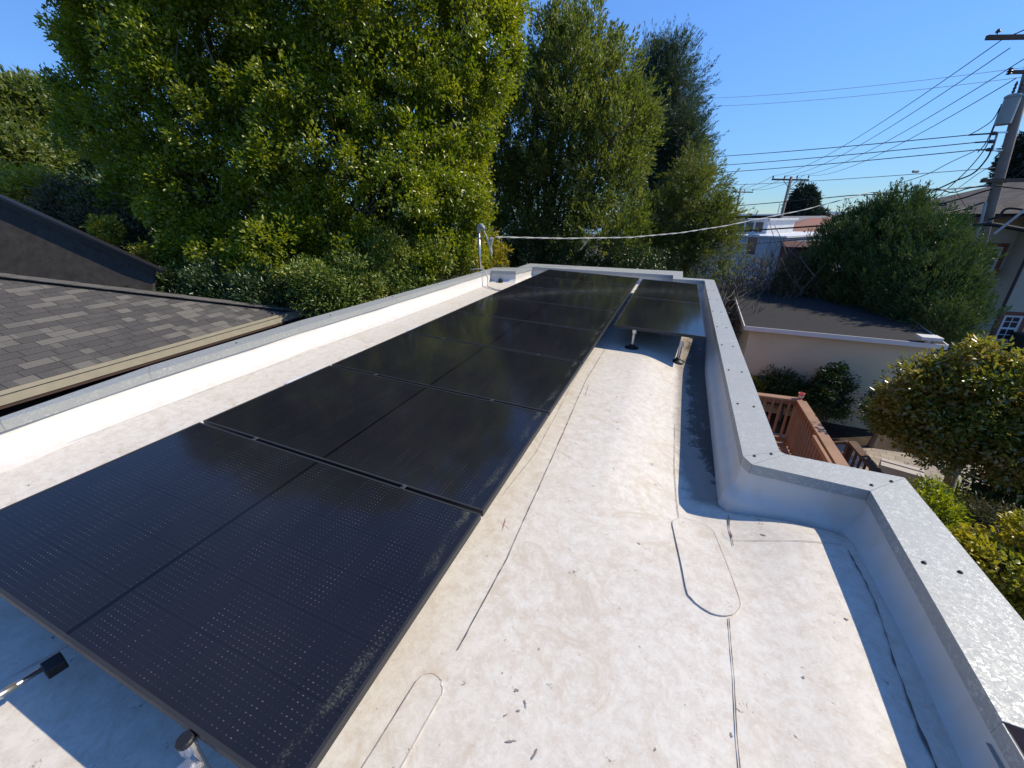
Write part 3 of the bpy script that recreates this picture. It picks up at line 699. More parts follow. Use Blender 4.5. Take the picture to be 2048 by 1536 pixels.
# near end of the row: black boot on a silver tube, and a capped stand-off with a bent bracket
a, b = rf(-60, 1428, -.2), rf(88, 1336, -.2)
o = root('conduit', b, 'thin silver tube ending in a square black rubber block at the lower left', 'conduit', roof=True)
MB().tube([a, b], .0095, 12).build('tube', 'steel', o, smooth=True)
MB().tube([a, a+(b-a)*.62], .0125, 12).build('coupling', 'steel', o, smooth=True)
c = rf(110, 1330, -.2); dd = (b-a)/np.linalg.norm(b-a)
MB().beam(c-dd*.026, c+dd*.024, .055, .04).build('rubber_block', 'black_plastic', o, bevel=.004)
c = rf(372, 1484, -.02)
o = root('panel_stand_off', c, 'round black capped stand-off with bent metal bracket at the near panel edge', 'stand-off', roof=True)
z = -.28
MB().lathe((c[0], c[1], -.07), [(.017, -.2), (.017, .02), (.02, .02), (.02, .05)], 16).build('post', 'steel', o, smooth=False)
MB().lathe((c[0], c[1], -.02), [(.019, .0), (.021, .003), (.021, .012), (.017, .016)], 18).build('cap', 'black_plastic', o)
mb = MB(); e = rf(352, 1531, -.06); mb.beam(c+[.03, -.004, -.05], e+[.03, -.05, 0], .05, .004); mb.beam(c+[.0, -.004, -.07], e+[-.01, -.02, -.03], .012, .012)
mb.build('bracket', 'steel', o)
# low white pads that carry the posts, just peeping out left of the row
for i, (x, y, ln, lb) in enumerate([(-.44, 1.97, .36, 'low white membrane pad beside the third panel'), (-.43, 3.72, .36, 'low white membrane pad beside the fourth and fifth panels'), (-.42, 5.42, .34, 'low white membrane pad beside the sixth panel'), (-.40, 7.1, .3, 'low white membrane pad beside the farthest panels')]):
    mb = MB(); mb.box(x, x+.62, y, y+ln, -.29, -.20)
    ob = mb.build('membrane_pad', 'membrane_far', None, bevel=.03)
    mm = Matrix.Identity(4); wl = r2w((0, 0, 0))
    for q in range(3):
        for j in range(3): mm[q][j] = T[q][j]
        mm[q][3] = wl[q]
    ob.matrix_world = mm; props(ob, lb+' on the left strip of roof', 'roof pad', 'white pads along the row of panels')
# service mast with weatherhead
mz0 = float(ZC); mx, my = -1.27, 7.62
b = np.array(r2w((mx, my, -.3))); top = pt(963, 462, math.hypot(b[0]-CW[0], b[1]-CW[1]))
o = root('service_mast', b, 'grey upright electric service mast with hooded top and cable loops at the left parapet', 'service mast')
top = np.array([b[0], b[1], top[2]])
MB().tube([b, top], .025, 14).build('pipe', 'steel', o, smooth=True)
MB().tube([top-[0, 0, .03], top+[0, 0, .05], top+[.015, 0, .09], top+[.07, -.01, .10], top+[.11, -.02, .06], top+[.12, -.02, .02]], [.036, .044, .05, .05, .046, .038], 12).build('weatherhead', 'transformer_grey', o, smooth=True)
att = pt(990, 474, 8.85); ring = np.array([b[0], b[1], att[2]])
MB().tube([ring-[.07, 0, 0], ring+[.1, 0, 0]], .012, 8).build('clamp', 'steel', o)
mb = MB()
for k, (dx, dz) in enumerate(((.30, .30), (.24, .36), (.20, .24))):
    P0 = top+[.12, -.02, .02]; P1 = ring+[.26+.03*k, 0, .0]; pts = []
    for i in range(15):
        u = i/14; bz = (1-u)**3*P0+3*(1-u)**2*u*(P0+[.22+.02*k, 0, -.35-dz*.5])+3*(1-u)*u*u*(ring+[dx, 0, -dz*1.7])+u**3*P1; pts.append(bz)
    mb.tube(pts, .0095, 6)
mb.build('drip_loop', 'cable_white', o, smooth=True)
# thin conduit from the mast over the cap and along the roof to the panels
P = [(-1.42, 7.4, -.02), (-1.25, 7.45, .02), (-1.1, 7.42, .01), (-.98, 7.35, -.12), (-.86, 7.1, -.255), (-.6, 6.95, -.265), (-.2, 6.97, -.265), (.15, 7.0, -.26)]
sm2 = []
for i in range(len(P)-1):
    for u in (0, .33, .66): sm2.append(np.array(P[i])*(1-u)+np.array(P[i+1])*u)
wc = MB().tube([r2w(p) for p in sm2], .012, 8).build('roof_cable', 'cable_grey', None, smooth=True); props(wc, 'grey cable running from the service mast over the left cap towards the panels', 'cable')
c = r2w(rf(1001, 562, -.25)-np.array([0, 0, .03]))
o = MB().lathe((c[0], c[1], c[2]), [(.055, 0), (.055, .02), (.04, .025), (.04, .07), (.03, .08)], 16).build('roof_vent', 'black_plastic'); props(o, 'small black round vent standing on the roof near the service mast', 'vent')
# cables parts: dry leaves in the far left corner
g = np.random.default_rng(4); mb = MB()
for i in range(330):
    if i < 230: x, y = g.normal(-.42, .2), g.normal(8.45, .22)
    else: x, y = g.uniform(-.5, 2.4), 9.0+g.normal()*.12
    if not inpoly(np.array(x), np.array(y), IN_): continue
    s_ = g.uniform(.012, .03); th = g.uniform(0, 6.28); z = -.272+g.uniform(0, .012)
    q = [(math.cos(th+k*1.57)*s_*(1 if k % 2 else .45), math.sin(th+k*1.57)*s_*(1 if k % 2 else .45)) for k in range(4)]
    mb.add([r2w((x+u, y+v_, z+g.uniform(0, .012))) for u, v_ in q], [(0, 1, 2, 3)])
props(mb.build('leaf_litter', 'dry_leaf'), 'dry orange brown leaves drifted into the far left corner of the white roof', 'leaf litter', kind='stuff')

# ------------------------------------------------------------------ neighbour on the left: hip roof over a dark wall, taller gable behind
c0, c1 = atz(0, 782, -.33), atz(588, 621, -.33)
e = (c1-c0); e /= np.linalg.norm(e); lft = np.array([-e[1], e[0], 0])
near = c1-e*13
sl_ = .36
o = root('shingled_house', c1+lft*4+np.array([0, 0, GZ+.33]), 'neighbouring dark house with grey shingle hip roof and cream gutter at the left', 'house')
hipd = 4.6
def L(d, s_, z=0.): return c1+lft*d+e*s_+np.array([0, 0, z])     # d metres up the roof, s_ metres along the gutter from the far corner
mb = MB(); mb.slab([near, L(0, 0), L(hipd, -hipd, hipd*sl_), near+lft*hipd+[0, 0, hipd*sl_]], .05)
mb.slab([L(0, 0), L(2*hipd, 0), L(hipd, -hipd, hipd*sl_)], .05)
rf_ = mb.build('roof', 'shingles', o)
mb = MB()
for i in range(22):
    a = i*.21; p, q = L(a, -a, a*sl_+.016+.002*(i % 2)), L(a+.26, -a-.26, (a+.26)*sl_+.012)
    mb.beam(p, q, .26, .010)
mb.build('hip_cap', 'hip_shingle', rf_)
mb = MB(); gb = near-lft*.02; ge = c1-lft*.02
prof = [(0, -.13), (.0, .0), (.012, .005), (.018, -.003), (.012, -.02)]
for (a_, b_, c_, d_) in ((-.0, .02, -.11, .0), (-.095, -.0, -.11, -.10), (-.105, -.095, -.11, -.014), (-.118, -.100, -.012, .001)):
    A = [near+lft*a_, near+lft*b_, c1+e*.12+lft*b_, c1+e*.12+lft*a_]
    mb.hexa([p+[0, 0, c_] for p in A]+[p+[0, 0, d_] for p in A])
mb.build('gutter', 'gutter_cream', o)
mb = MB(); mb.beam(near-lft*.07+[0, 0, -.13], c1-lft*.07+[0, 0, -.13], .05, .03); mb.build('gutter_trim', 'trim_brown', o)
mb = MB(); W0 = [near+lft*.42, c1+lft*.42-e*.42, c1+lft*8-e*.42, near+lft*8]
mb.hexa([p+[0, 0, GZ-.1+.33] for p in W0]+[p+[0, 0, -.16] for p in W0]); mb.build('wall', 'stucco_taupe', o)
# darker, higher roof plane of the same neighbour, facing us, behind the hip roof
ga, gc = pt(-70, 358, 12.0), pt(308, 531, 9.7)
gd = gc-ga; gd /= np.linalg.norm(gd)
gw = pt(-70, 640, 11.2); gv = pt(300, 640, 9.3)
o = root('gable_house_wing', (gw+gv)/2, 'taller taupe wing of the neighbouring house, coloured dark for tree shade, behind the shingle roof', 'house')
bk = np.cross(gd, [0, 0, 1]); bk[2] = 0; bk /= np.linalg.norm(bk)
if bk @ (ga-CW) < 0: bk = -bk
A = [gw, gv, gc-[0, 0, .02], ga-[0, 0, .02]]; Bk = [p+bk*.05 for p in A]
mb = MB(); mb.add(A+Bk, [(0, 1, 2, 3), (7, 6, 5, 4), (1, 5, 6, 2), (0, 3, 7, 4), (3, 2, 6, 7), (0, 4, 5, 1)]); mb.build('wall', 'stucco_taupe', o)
up_ = np.array([0, 0, 1.])
MB().beam(ga-bk*.08+up_*.02, gc+gd*.25-bk*.08+up_*.02, .10, .05, up=(0, 0, 1)).build('rake_edge', 'black_plastic', o)
MB().beam(ga-bk*.035-up_*.19, gc-bk*.035-up_*.19, .05, .24).build('rake_board', 'stucco_rake', o)
# ------------------------------------------------------------------ garage on the right
o = root('garage', (6.2, 12.8, GZ), 'low beige stucco garage with black rolled roof and white fascia', 'garage')
gA, gB, gC, gD = np.array([4.35, 10.56]), np.array([7.92, 10.18]), np.array([8.45, 14.9]), np.array([4.55, 15.9])
gz = -1.30
mb = MB(); ins = lambda p, q: p+(np.array([6.3, 12.9])-p)/np.linalg.norm(np.array([6.3, 12.9])-p)*q
W4 = [ins(p, .22) for p in (gA, gB, gC, gD)]
mb.prism([tuple(p) for p in W4], GZ-.1, gz-.12); mb.build('wall', 'stucco_beige', o)
mb = MB(); mb.slab([(*gA, gz), (*gB, gz), (*gC, gz+.12), (*gD, gz+.12)], .05); mb.build('roof', 'asphalt_roll', o)
mb = MB(); d = (gB-gA)/np.linalg.norm(gB-gA); nrm = np.array([d[1], -d[0]])
for (P_, Q_, s_) in ((gA, gB, 1), (gA, gD, -1), (gB, gC, 1)):
    d = (Q_-P_)/np.linalg.norm(Q_-P_); nr = np.array([d[1], -d[0]])*s_
    z2 = gz if Q_ is gB else gz+.12
    mb.beam((*(P_+nr*.012-d*.0), gz-.045), (*(Q_+nr*.012), z2-.045), .022, .10)
mb.build('fascia', 'trim_white', o)
v_ = atz(1858, 676, gz+.10)
mb = MB(); mb.lathe((v_[0], v_[1], gz-.02), [(.05, 0), (.05, .1)], 10); mb.box(v_[0]-.17, v_[0]+.17, v_[1]-.14, v_[1]+.14, gz+.08, gz+.14); mb.build('roof_vent', 'trim_white', o)
# grey louvred fence beyond the garage
fa, fb = atz(1868, 700, -1.75), atz(1935, 722, -1.9)
o = root('lattice_fence', (fa[0], fa[1], GZ), 'grey slatted fence at the right end of the garage', 'fence')
d = (fb-fa); d[2] = 0; Lf = 2.6; d /= np.linalg.norm(d); mb = MB()
for i in range(30): p = fa+d*(i*Lf/29); mb.box(p[0]-.022, p[0]+.022, p[1]-.012, p[1]+.012, GZ, -1.75)
mb.build('slats', 'far_wood', o); mb = MB(); mb.beam(fa+[0, -.02, -.02], fa+d*Lf+[0, -.02, -.02], .05, .06); mb.build('rail', 'far_wood', o)

# ------------------------------------------------------------------ wooden deck
DZ = -2.72; RZ = -1.80
xL, xR, yN, yF = 3.6, 4.93, 3.2, 7.45
o = root('wooden_deck', (4.4, 5.4, GZ), 'raised red-brown wooden deck with baluster railing beside the right wall', 'deck')
mb = MB(); k = 0; y = yN
while y < yF-.05: mb.box(xL, xR, y, y+.135, DZ-.035, DZ); y += .142
mb.build('floor', 'deck_wood', o)
mb = MB(); mb.box(xL, xR, yF+.012, yF+.05, DZ-.25, DZ-.002); mb.box(xR+.002, xR+.04, yN, yF, DZ-.25, DZ-.002); mb.build('rim_board', 'deck_wood', o)
def balus(x0, y0, x1, y1, z0, z1, s_=.13, t_=.034, mat='deck_wood', par=None):
    L_ = math.hypot(x1-x0, y1-y0); n_ = int(L_/s_)
    for i in range(n_+1):
        f = (i+.5)/(n_+1); x, y = x0+(x1-x0)*f, y0+(y1-y0)*f
        zz0 = z0[0]*(1-f)+z0[1]*f; zz1 = z1[0]*(1-f)+z1[1]*f
        MB().box(x-t_/2, x+t_/2, y-t_/2, y+t_/2, zz0, zz1).build('baluster', mat, par)
MB().beam((xL, yF-.01, RZ-.02), (xR+.02, yF-.01, RZ-.02), .14, .038).build('top_rail', 'deck_wood', o)
MB().beam((xR, yF-.082, RZ-.018), (xR, yN, RZ-.018), .14, .038).build('top_rail', 'deck_wood', o)
MB().beam((xR-.13, 6.05, RZ-.03), (xR-.13, yN+.2, RZ-.03), .04, .07).build('hand_rail', 'deck_wood', o)
for (A_, B_) in (((xL, yF, 0), (xR, yF, 0)), ((xR, yF-.05, 0), (xR, yN, 0))):
    for zz in (RZ-.085, DZ+.09): MB().beam((A_[0], A_[1], zz), (B_[0], B_[1], zz), .035, .085).build('cross_rail', 'deck_wood', o)
balus(xL, yF-.035, xR-.08, yF-.035, (DZ+.05, DZ+.05), (RZ-.05, RZ-.05), .125, .034, par=o)
balus(xR-.035, yF-.1, xR-.035, yN, (DZ+.05, DZ+.05), (RZ-.05, RZ-.05), .125, .034, par=o)
for (x, y) in ((xR, yF), (xR, 5.5), (xR-.0, yN)): MB().box(x-.05, x+.05, y-.05, y+.05, GZ, RZ-.04).build('post', 'deck_wood', o)
c = np.array([xR, yF-.0, RZ])
o = root('cup', c, 'small red and white cup standing on the far corner of the deck railing', 'cup')
MB().lathe(c, [(.028, 0), (.045, .10), (.048, .10), (.05, .108), (.04, .108), (.03, .02)], 16).build('body', 'cup_red', o)
MB().lathe(c, [(.0365, .035), (.0425, .065), (.043, .065), (.037, .035)], 16).build('band', 'trim_white', o)
# stair railing, weathered
sA, sB = atz(1703, 884, -2.45), atz(1790, 985, -2.75)
o = root('stair_railing', (sA[0], sA[1], GZ), 'weathered dark stair railing with thin balusters on the patio beyond the deck', 'railing')
MB().beam(sA, sB, .13, .045).build('top_rail', 'old_wood', o)
MB().beam(sA+[0, 0, -.62], sB+[0, 0, -.62], .04, .08).build('bottom_rail', 'old_wood', o)
for p in (sA, sB): MB().box(p[0]-.045, p[0]+.045, p[1]-.045, p[1]+.045, GZ, p[2]-.02).build('post', 'old_wood', o)
balus(sA[0], sA[1], sB[0], sB[1], (sA[2]-.6, sB[2]-.6), (sA[2]-.02, sB[2]-.02), .11, .03, 'old_wood', o)
MB().beam(sA+[-.05, .02, -.02], sA+[-.28, .12, -.16], .08, .04).build('hand_rail', 'old_wood', o)
# low concrete step edge
a, b = atz(1762, 930, -3.15), atz(1850, 955, -3.15)
mb = MB(); d = (b-a)/np.linalg.norm(b-a); nn_ = np.array([-d[1], d[0], 0])
A_ = [a, b, b+nn_*.16, a+nn_*.16]; mb.hexa([np.array([p[0], p[1], GZ]) for p in A_]+A_)
A_ = [a+nn_*.22, b+nn_*.22, b+nn_*.32, a+nn_*.32]; mb.hexa([np.array([p[0], p[1], GZ]) for p in A_]+A_)
props(mb.build('bench_edge', 'concrete'), 'pale narrow slatted bench edge on the patio in front of the camellia trunk', 'bench')

# ------------------------------------------------------------------ two-storey house on the right
hc = atz(1965, 705, -3.6); hx, hy = hc[0], hc[1]
o = root('stucco_house', (hx+3, hy+3, GZ), 'two-storey cream stucco house with brown hip roof at the right edge', 'house')
zt = 1.15
mb = MB(); mb.box(hx, hx+9, hy, hy+9, GZ-.3, zt); mb.build('wall', 'stucco_cream', o)
mb = MB(); mb.box(hx-1.35, hx-.003, hy+.9, hy+7, -.75, zt-.01); mb.build('bay', 'stucco_cream', o)
ov = .55; pk = 2.9
q = [(hx-1.35-ov, hy-ov, zt), (hx+9+ov, hy-ov, zt), (hx+9+ov, hy+9+ov, zt), (hx-1.35-ov, hy+9+ov, zt)]
r1, r2 = (hx+3.2, hy+4.5, pk), (hx+5, hy+4.5, pk)
mb = MB(); mb.slab([q[0], q[1], r2, r1], .08); mb.slab([q[1], q[2], r2], .08); mb.slab([q[2], q[3], r1, r2], .08); mb.slab([q[3], q[0], r1], .08)
rr = mb.build('roof', 'shingles_brown', o)
mb = MB(); mb.prism([(hx-1.35-ov+.03, hy-ov+.03), (hx+9, hy-ov+.03), (hx+9, hy), (hx, hy), (hx, hy+.9), (hx-1.35, hy+.9), (hx-1.35, hy+9), (hx-1.35-ov+.03, hy+9)], zt-.14, zt-.09); mb.build('soffit', 'trim_brown', o)
mb = MB(); mb.tube([(hx-.05, hy-.05, GZ), (hx-.05, hy-.05, zt-.1)], .045, 8); mb.build('downspout', 'trim_brown', o)
def hwin(cx, z0, z1, wd_, yy, nx_=3, nz_=4, trimc='red_trim'):
    f_ = MB(); x0, x1 = cx-wd_/2, cx+wd_/2
    for (a_, b_, c_, d_) in ((x0-.12, x1+.12, z0-.14, z0-.0), (x0-.12, x1+.12, z1, z1+.12), (x0-.12, x0, z0, z1), (x1, x1+.12, z0, z1)): f_.box(a_, b_, yy-.05, yy, c_, d_)
    wv = f_.build('window', trimc, o)
    f_ = MB()
    for (a_, b_, c_, d_) in ((x0, x1, z0, z0+.07), (x0, x1, z1-.07, z1), (x0, x0+.07, z0+.07, z1-.07), (x1-.07, x1, z0+.07, z1-.07), (x0+.07, x1-.07, (z0+z1)/2-.035, (z0+z1)/2+.035)): f_.box(a_, b_, yy-.035, yy-.003, c_, d_)
    for i in range(1, nx_): xx = x0+.07+(x1-x0-.14)*i/nx_; f_.box(xx-.012, xx+.012, yy-.02, yy-.004, z0+.07, z1-.07)
    for i in range(1, nz_):
        if i*2 == nz_: continue
        zz = z0+(z1-z0)*i/nz_; f_.box(x0+.07, x1-.07, yy-.021, yy-.005, zz-.012, zz+.012)
    f_.build('sash', 'trim_white', wv)
    MB().box(x0+.07, x1-.07, yy-.012, yy-.002, z0+.07, z1-.07).build('pane', 'window_glass', wv)
def onwall(px, py, yy): d = ray(px, py); return CW+d*((yy-CW[1])/d[1])
wa, wb, wc_ = onwall(2016, 655, hy), onwall(2020, 630, hy), onwall(2008, 682, hy); 
hwin(wa[0], wc_[2], wb[2], .5, hy, 2, 4)
wa, wb, wc_ = onwall(2023, 522, hy+.9), onwall(2026, 500, hy+.9), onwall(2012, 545, hy+.9); 
hwin(hx-.55, wc_[2], wb[2]+.1, .62, hy+.9)
hwin(hx+2.6, -.3, .8, .8, hy); 
mb = MB(); mb.box(hx+.5, hx+4.5, hy-.9, hy-.02, GZ, GZ+.75); mb.build('porch', 'stucco_taupe', o)

# ------------------------------------------------------------------ utility poles and wires
pb, ptop = pt(1950, 530, 20), pt(2082, 55, 20)
ax_ = (ptop-pb)/(ptop-pb)[2]; foot = pb+ax_*(GZ-pb[2]); ptop = pb+ax_*(8.6-pb[2])
big = root('utility_pole', foot, 'tall wooden utility pole with grey transformer and crossarms at the right edge', 'utility pole', 'utility poles')
MB().tube([foot, foot+(ptop-foot)*.5, ptop], [.14, .12, .095], 16).build('pole', 'pole_wood', big, smooth=True)
def on(z): return pb+ax_*(z-pb[2])
rt = RW[0].copy(); rt[2] = 0; rt /= np.linalg.norm(rt); fwv = np.array([-rt[1], rt[0], 0])
def zat(px, py, t=20): return pt(px, py, t)[2]
za = zat(2030, 88); c = on(za)-fwv*.18
MB().beam(c-rt*1.6, c+rt*1.3, .08, .10).build('crossarm', 'old_wood', big)
for dx in (-1.35, -.55, .9): MB().lathe(c+rt*dx+[0, 0, .05], [(.012, 0), (.012, .05), (.05, .055), (.055, .085), (.035, .11), (.04, .12), (.01, .14)], 10).build('insulator', 'porcelain', big)
zb = zat(2035, 152); c2 = on(zb)-fwv*.2; MB().beam(c2-rt*.75, c2+rt*.2, .07, .08).build('crossarm', 'old_wood', big)
MB().lathe(c2-rt*.75-[0, 0, .06], [(.02, 0), (.07, .02), (.035, .06), (.07, .08), (.035, .12), (.06, .14), (.02, .16)], 12).build('insulator', 'porcelain', big)
tz = zat(2018, 222); tc = on(tz)-rt*.34-fwv*.05
tf = MB().lathe(tc-[0, 0, .38], [(.155, 0), (.17, .02), (.17, .66), (.185, .67), (.185, .71), (.13, .75), (.03, .76)], 22).build('transformer', 'transformer_grey', big, smooth=False)
for dx in (-.06, .1): MB().lathe(tc+rt*dx+[0, 0, .35], [(.035, 0), (.02, .04), (.04, .08), (.02, .12), (.04, .16), (.02, .2), (.035, .24), (.015, .32)], 10).build('bushing', 'porcelain', tf)
MB().beam(tc+rt*.15+[0, 0, .2], on(tz)+[0, 0, .2], .05, .06).build('bracket', 'steel', big); MB().beam(tc+rt*.15-[0, 0, .22], on(tz)-[0, 0, .22], .05, .06).build('bracket', 'steel', big)
rk = MB(); zr0, zr1 = zat(1990, 268), zat(1985, 303)
xr = -.42; A0, A1 = on(zr0)+rt*xr, on(zr1)+rt*(xr-.02); rk.beam(A0, A1, .04, .04); rk.beam(A0, on(zr0), .04, .04); rk.beam(A1, on(zr1), .04, .04); rk.build('rack', 'steel', big)
for f_ in (.05, .5, .95): q = A0+(A1-A0)*f_-rt*.1; MB().tube([q-rt*.09, q-rt*.04, q+rt*.04, q+rt*.09], [.02, .05, .05, .02], 10).build('spool', 'porcelain', big)
zc_ = zat(1978, 363); c3 = on(zc_)-fwv*.2; MB().beam(c3-rt*.72, c3+rt*.75, .09, .10).build('crossarm', 'old_wood', big)
MB().tube([on(zat(1955, 520))-rt*.2, on(zat(1965, 470))-rt*.17, on(zat(1975, 405))-rt*.2], .04, 8).build('riser_pipe', 'cable_grey', big)
def wire(name, pts, r, mat, label, cat='wire', group='overhead wires', sag=0., n=14):
    P = []
    for a, b in zip(pts[:-1], pts[1:]):
        for i in range(n): u = i/n; P.append(a*(1-u)+b*u-np.array([0, 0, sag*4*u*(1-u)]))
    P.append(pts[-1]); o = MB().tube(P, r, 5).build(name, mat, None, smooth=True); props(o, label, cat, group); return o
# far poles
fp = {}
for nm, bp, tp_, t_, armw, lab in (('a', (1557, 455), (1583, 353), 55, 2.0, 'distant utility pole with one wide crossarm, left of the far conifer'), ('b', (1466, 445), (1481, 380), 80, 2.2, 'smaller distant utility pole with crossarm above the white building'), ('c', (1450, 440), (1457, 394), 85, 0, 'farthest utility pole with a side arm, just right of the tall trees')):
    a, b = pt(*bp, t_), pt(*tp_, t_); d = (b-a)/(b-a)[2]; f0_ = a+d*(GZ-2-a[2])
    o = root('utility_pole', f0_, lab, 'utility pole', 'utility poles')
    MB().tube([f0_, b], [.2, .13], 10).build('pole', 'pole_wood', o, smooth=True)
    if armw:
        MB().beam(b-rt*armw-[0, 0, .25], b+rt*armw*.95-[0, 0, .35], .1, .16).build('crossarm', 'old_wood', o)
        mb = MB(); mb.beam(b-rt*armw*.4-[0, 0, .3], b-[0, 0, 1.1], .03, .05); mb.beam(b+rt*armw*.4-[0, 0, .3], b-[0, 0, 1.1], .03, .05); mb.build('brace', 'old_wood', o)
        for dx in (-.95, -.35, .3, .9): MB().lathe(b+rt*dx*armw+[0, 0, -.2], [(.03, 0), (.07, .1), (.07, .22), (.03, .3)], 8).build('insulator', 'porcelain', o)
    else:
        MB().beam(b-[0, 0, .2], b+rt*2.6-[0, 0, .35], .08, .1).build('crossarm', 'old_wood', o)
        mb = MB(); mb.beam(b-[0, 0, 1.6], b+rt*1.3-[0, 0, .3], .04, .05); mb.build('brace', 'old_wood', o)
    fp[nm] = b
g_ = []
for i, (xy, fx, lb) in enumerate([((2006, 78), -.95, 'outermost left high-voltage wire from the big pole crossarm down to the distant pole'), ((2020, 96), -.35, 'second high-voltage wire slanting from the big crossarm to the distant pole'), ((2048, 118), .3, 'third high-voltage wire slanting towards the distant pole, below the crossarm wires'), ((2033, 156), .9, 'lowest of the four slanting high-voltage wires reaching the distant pole')]):
    wire('power_line', [pt(*xy, 20), fp['a']+rt*fx*2+[0, 0, .1]], .013, 'cable_black', lb, 'power line', 'slanting high-voltage wires', sag=.75, n=30)
for i in range(3): wire('power_line', [fp['a']+rt*(-1.9+i*1.6)+[0, 0, .1], fp['b']+rt*(-2+i*1.9)+[0, 0, .05]], .02, 'cable_black', ['left', 'middle', 'right'][i]+' thin wire between the two distant poles with crossarms', 'power line', 'wires between the distant poles', sag=.5)
wire('power_line', [pt(2062, 54, 19.6), pt(2006, 78, 20)], .015, 'cable_black', 'short dark wire running from the big crossarm out of the picture at the top right', 'power line')
for i, (a, b, lb) in enumerate([((1380, 312), (1938, 270), 'upper of three parallel black secondary wires left of the pole rack'), ((1380, 331), (1950, 285), 'middle of three parallel black secondary wires left of the pole rack'), ((1380, 345), (1952, 300), 'lower of three parallel black secondary wires left of the pole rack')]):
    q = A0+(A1-A0)*(.05, .5, .95)[i]-rt*.15
    far = pt(a[0]-130, a[1]+10, 33); wire('secondary_wire', [far, pt(*b, 20)], .014, 'cable_black', lb, 'power line', 'parallel wires left of the pole rack', sag=.12, n=24)
    wire('dead_end_grip', [pt(*b, 20), q], .022, 'cable_black', ['upper', 'middle', 'lower'][i]+' thick grip tying a secondary wire to the pole rack', 'wire grip', 'grips at the pole rack')
    MB_ = None
wire('telephone_line', [pt(1250, 372, 33), pt(1998, 335, 20)], .011, 'cable_grey', 'thin grey line carrying a small grey splice box across the sky', 'cable', sag=.2, n=24)
c = pt(1831, 343, 22.3); ob = MB().tube([c-rt*.10, c+rt*.10], .045, 8).build('splice_box', 'transformer_grey'); props(ob, 'small grey splice box hanging on the thin line right of the far conifer', 'splice box')
for i, (a, b, lb) in enumerate([((1300, 198), (2048, 133), 'very thin upper wire crossing the sky at the top right'), ((1300, 214), (2048, 152), 'very thin lower wire crossing the sky at the top right')]):
    wire('thin_wire', [pt(*a, 60), pt(b[0]+30, b[1]-2, 45)], .016, 'cable_grey', lb, 'wire', 'thin wires crossing the sky', sag=.5, n=20)
wire('telephone_cable', [pt(1250, 430, 34), pt(1412, 416, 30), pt(1700, 391, 25), pt(1985, 371, 20)], .02, 'cable_black', 'dark telephone cable passing just above the round juniper to the pole', 'cable', sag=.03)
wire('telephone_cable', [pt(1250, 474, 26), pt(1412, 464, 24), pt(1634, 452, 18), pt(1880, 428, 17.6), pt(1967, 405, 20)], .028, 'cable_black', 'thick black telephone cable crossing in front of the white building', 'cable', sag=.03)
wire('telephone_cable', [pt(1380, 500, 24), pt(1461, 491, 22), pt(1608, 478, 19), pt(1700, 472, 18)], .012, 'cable_black', 'thin black cable low across the white building wall', 'cable', sag=.02)
sp = [pt(990, 474, 8.85), pt(1130, 477, 9.7), pt(1260, 475, 10.7), pt(1360, 466, 11.8), pt(1450, 452, 13), pt(1608, 420, 15.5), pt(1739, 385, 18), pt(1860, 383, 19), pt(1985, 369, 20)]
P = []; 
for i in range(len(sp)-1):
    for u in np.linspace(0, 1, 18, endpoint=False):
        k = len(P); p = sp[i]*(1-u)+sp[i+1]*u; P.append(p)
mb = MB(); Q1 = [p+np.array([0, 0, .009])*math.cos(i*.8)+fwv*.011*math.sin(i*.8) for i, p in enumerate(P)]; Q2 = [p-np.array([0, 0, .009])*math.cos(i*.8)-fwv*.011*math.sin(i*.8) for i, p in enumerate(P)]
mb.tube(Q1, .0085, 5); mb.tube(Q2, .0085, 5); ob = mb.build('service_drop', 'cable_white', None, smooth=True); props(ob, 'pale twisted service drop cable from the roof mast towards the utility pole', 'cable')
def bez(px, t_, r, mat, lb, name='drop_cable', grp='loose cables at the big pole'):
    pts = [pt(x, y, t_) for x, y in px]; out = []
    for i in range(len(pts)-1):
        p0 = pts[max(i-1, 0)]; p1, p2 = pts[i], pts[i+1]; p3 = pts[min(i+2, len(pts)-1)]
        for k in range(8):
            u = k/8; out.append(.5*((2*p1)+(-p0+p2)*u+(2*p0-5*p1+4*p2-p3)*u*u+(-p0+3*p1-3*p2+p3)*u**3))
    out.append(pts[-1]); ob = MB().tube(out, r, 5).build(name, mat, None, smooth=True); props(ob, lb, 'cable', grp)
bez([(2003, 208), (1990, 245), (1972, 285), (1955, 305)], 19.9, .014, 'cable_black', 'black lead dropping from the left side of the transformer to the middle rack wire')
bez([(2001, 222), (1985, 262), (1968, 300), (1930, 345), (1880, 390), (1858, 402)], 19.8, .014, 'cable_black', 'long black lead curving from the transformer down to the juniper top')
bez([(2000, 215), (1985, 240), (1960, 258), (1936, 271)], 19.7, .013, 'cable_black', 'black lead from the transformer to the end of the upper rack wire')
bez([(1985, 290), (1975, 315), (1947, 346), (1910, 362), (1870, 380), (1820, 398)], 19.6, .022, 'cable_black', 'thick black bundle sweeping down left from the pole rack')
bez([(1982, 372), (1940, 376), (1905, 385), (1870, 378), (1800, 385)], 19.5, .016, 'cable_black', 'wavy black cable left of the pole just under the lower crossarm')
bez([(1985, 378), (1960, 385), (1930, 395), (1880, 408), (1872, 409), (1888, 411), (1890, 407), (1860, 408)], 19.4, .024, 'cable_black', 'black cable with a small coil hanging above the juniper')
bez([(1945, 417), (1910, 420), (1880, 430), (1840, 436)], 19.3, .035, 'cable_black', 'thick black cable meeting the pole in front of the far roofs')
bez([(1990, 371), (2010, 374), (2048, 378), (2070, 379)], 19.5, .02, 'cable_black', 'black cable leaving the pole to the right under the lower crossarm')
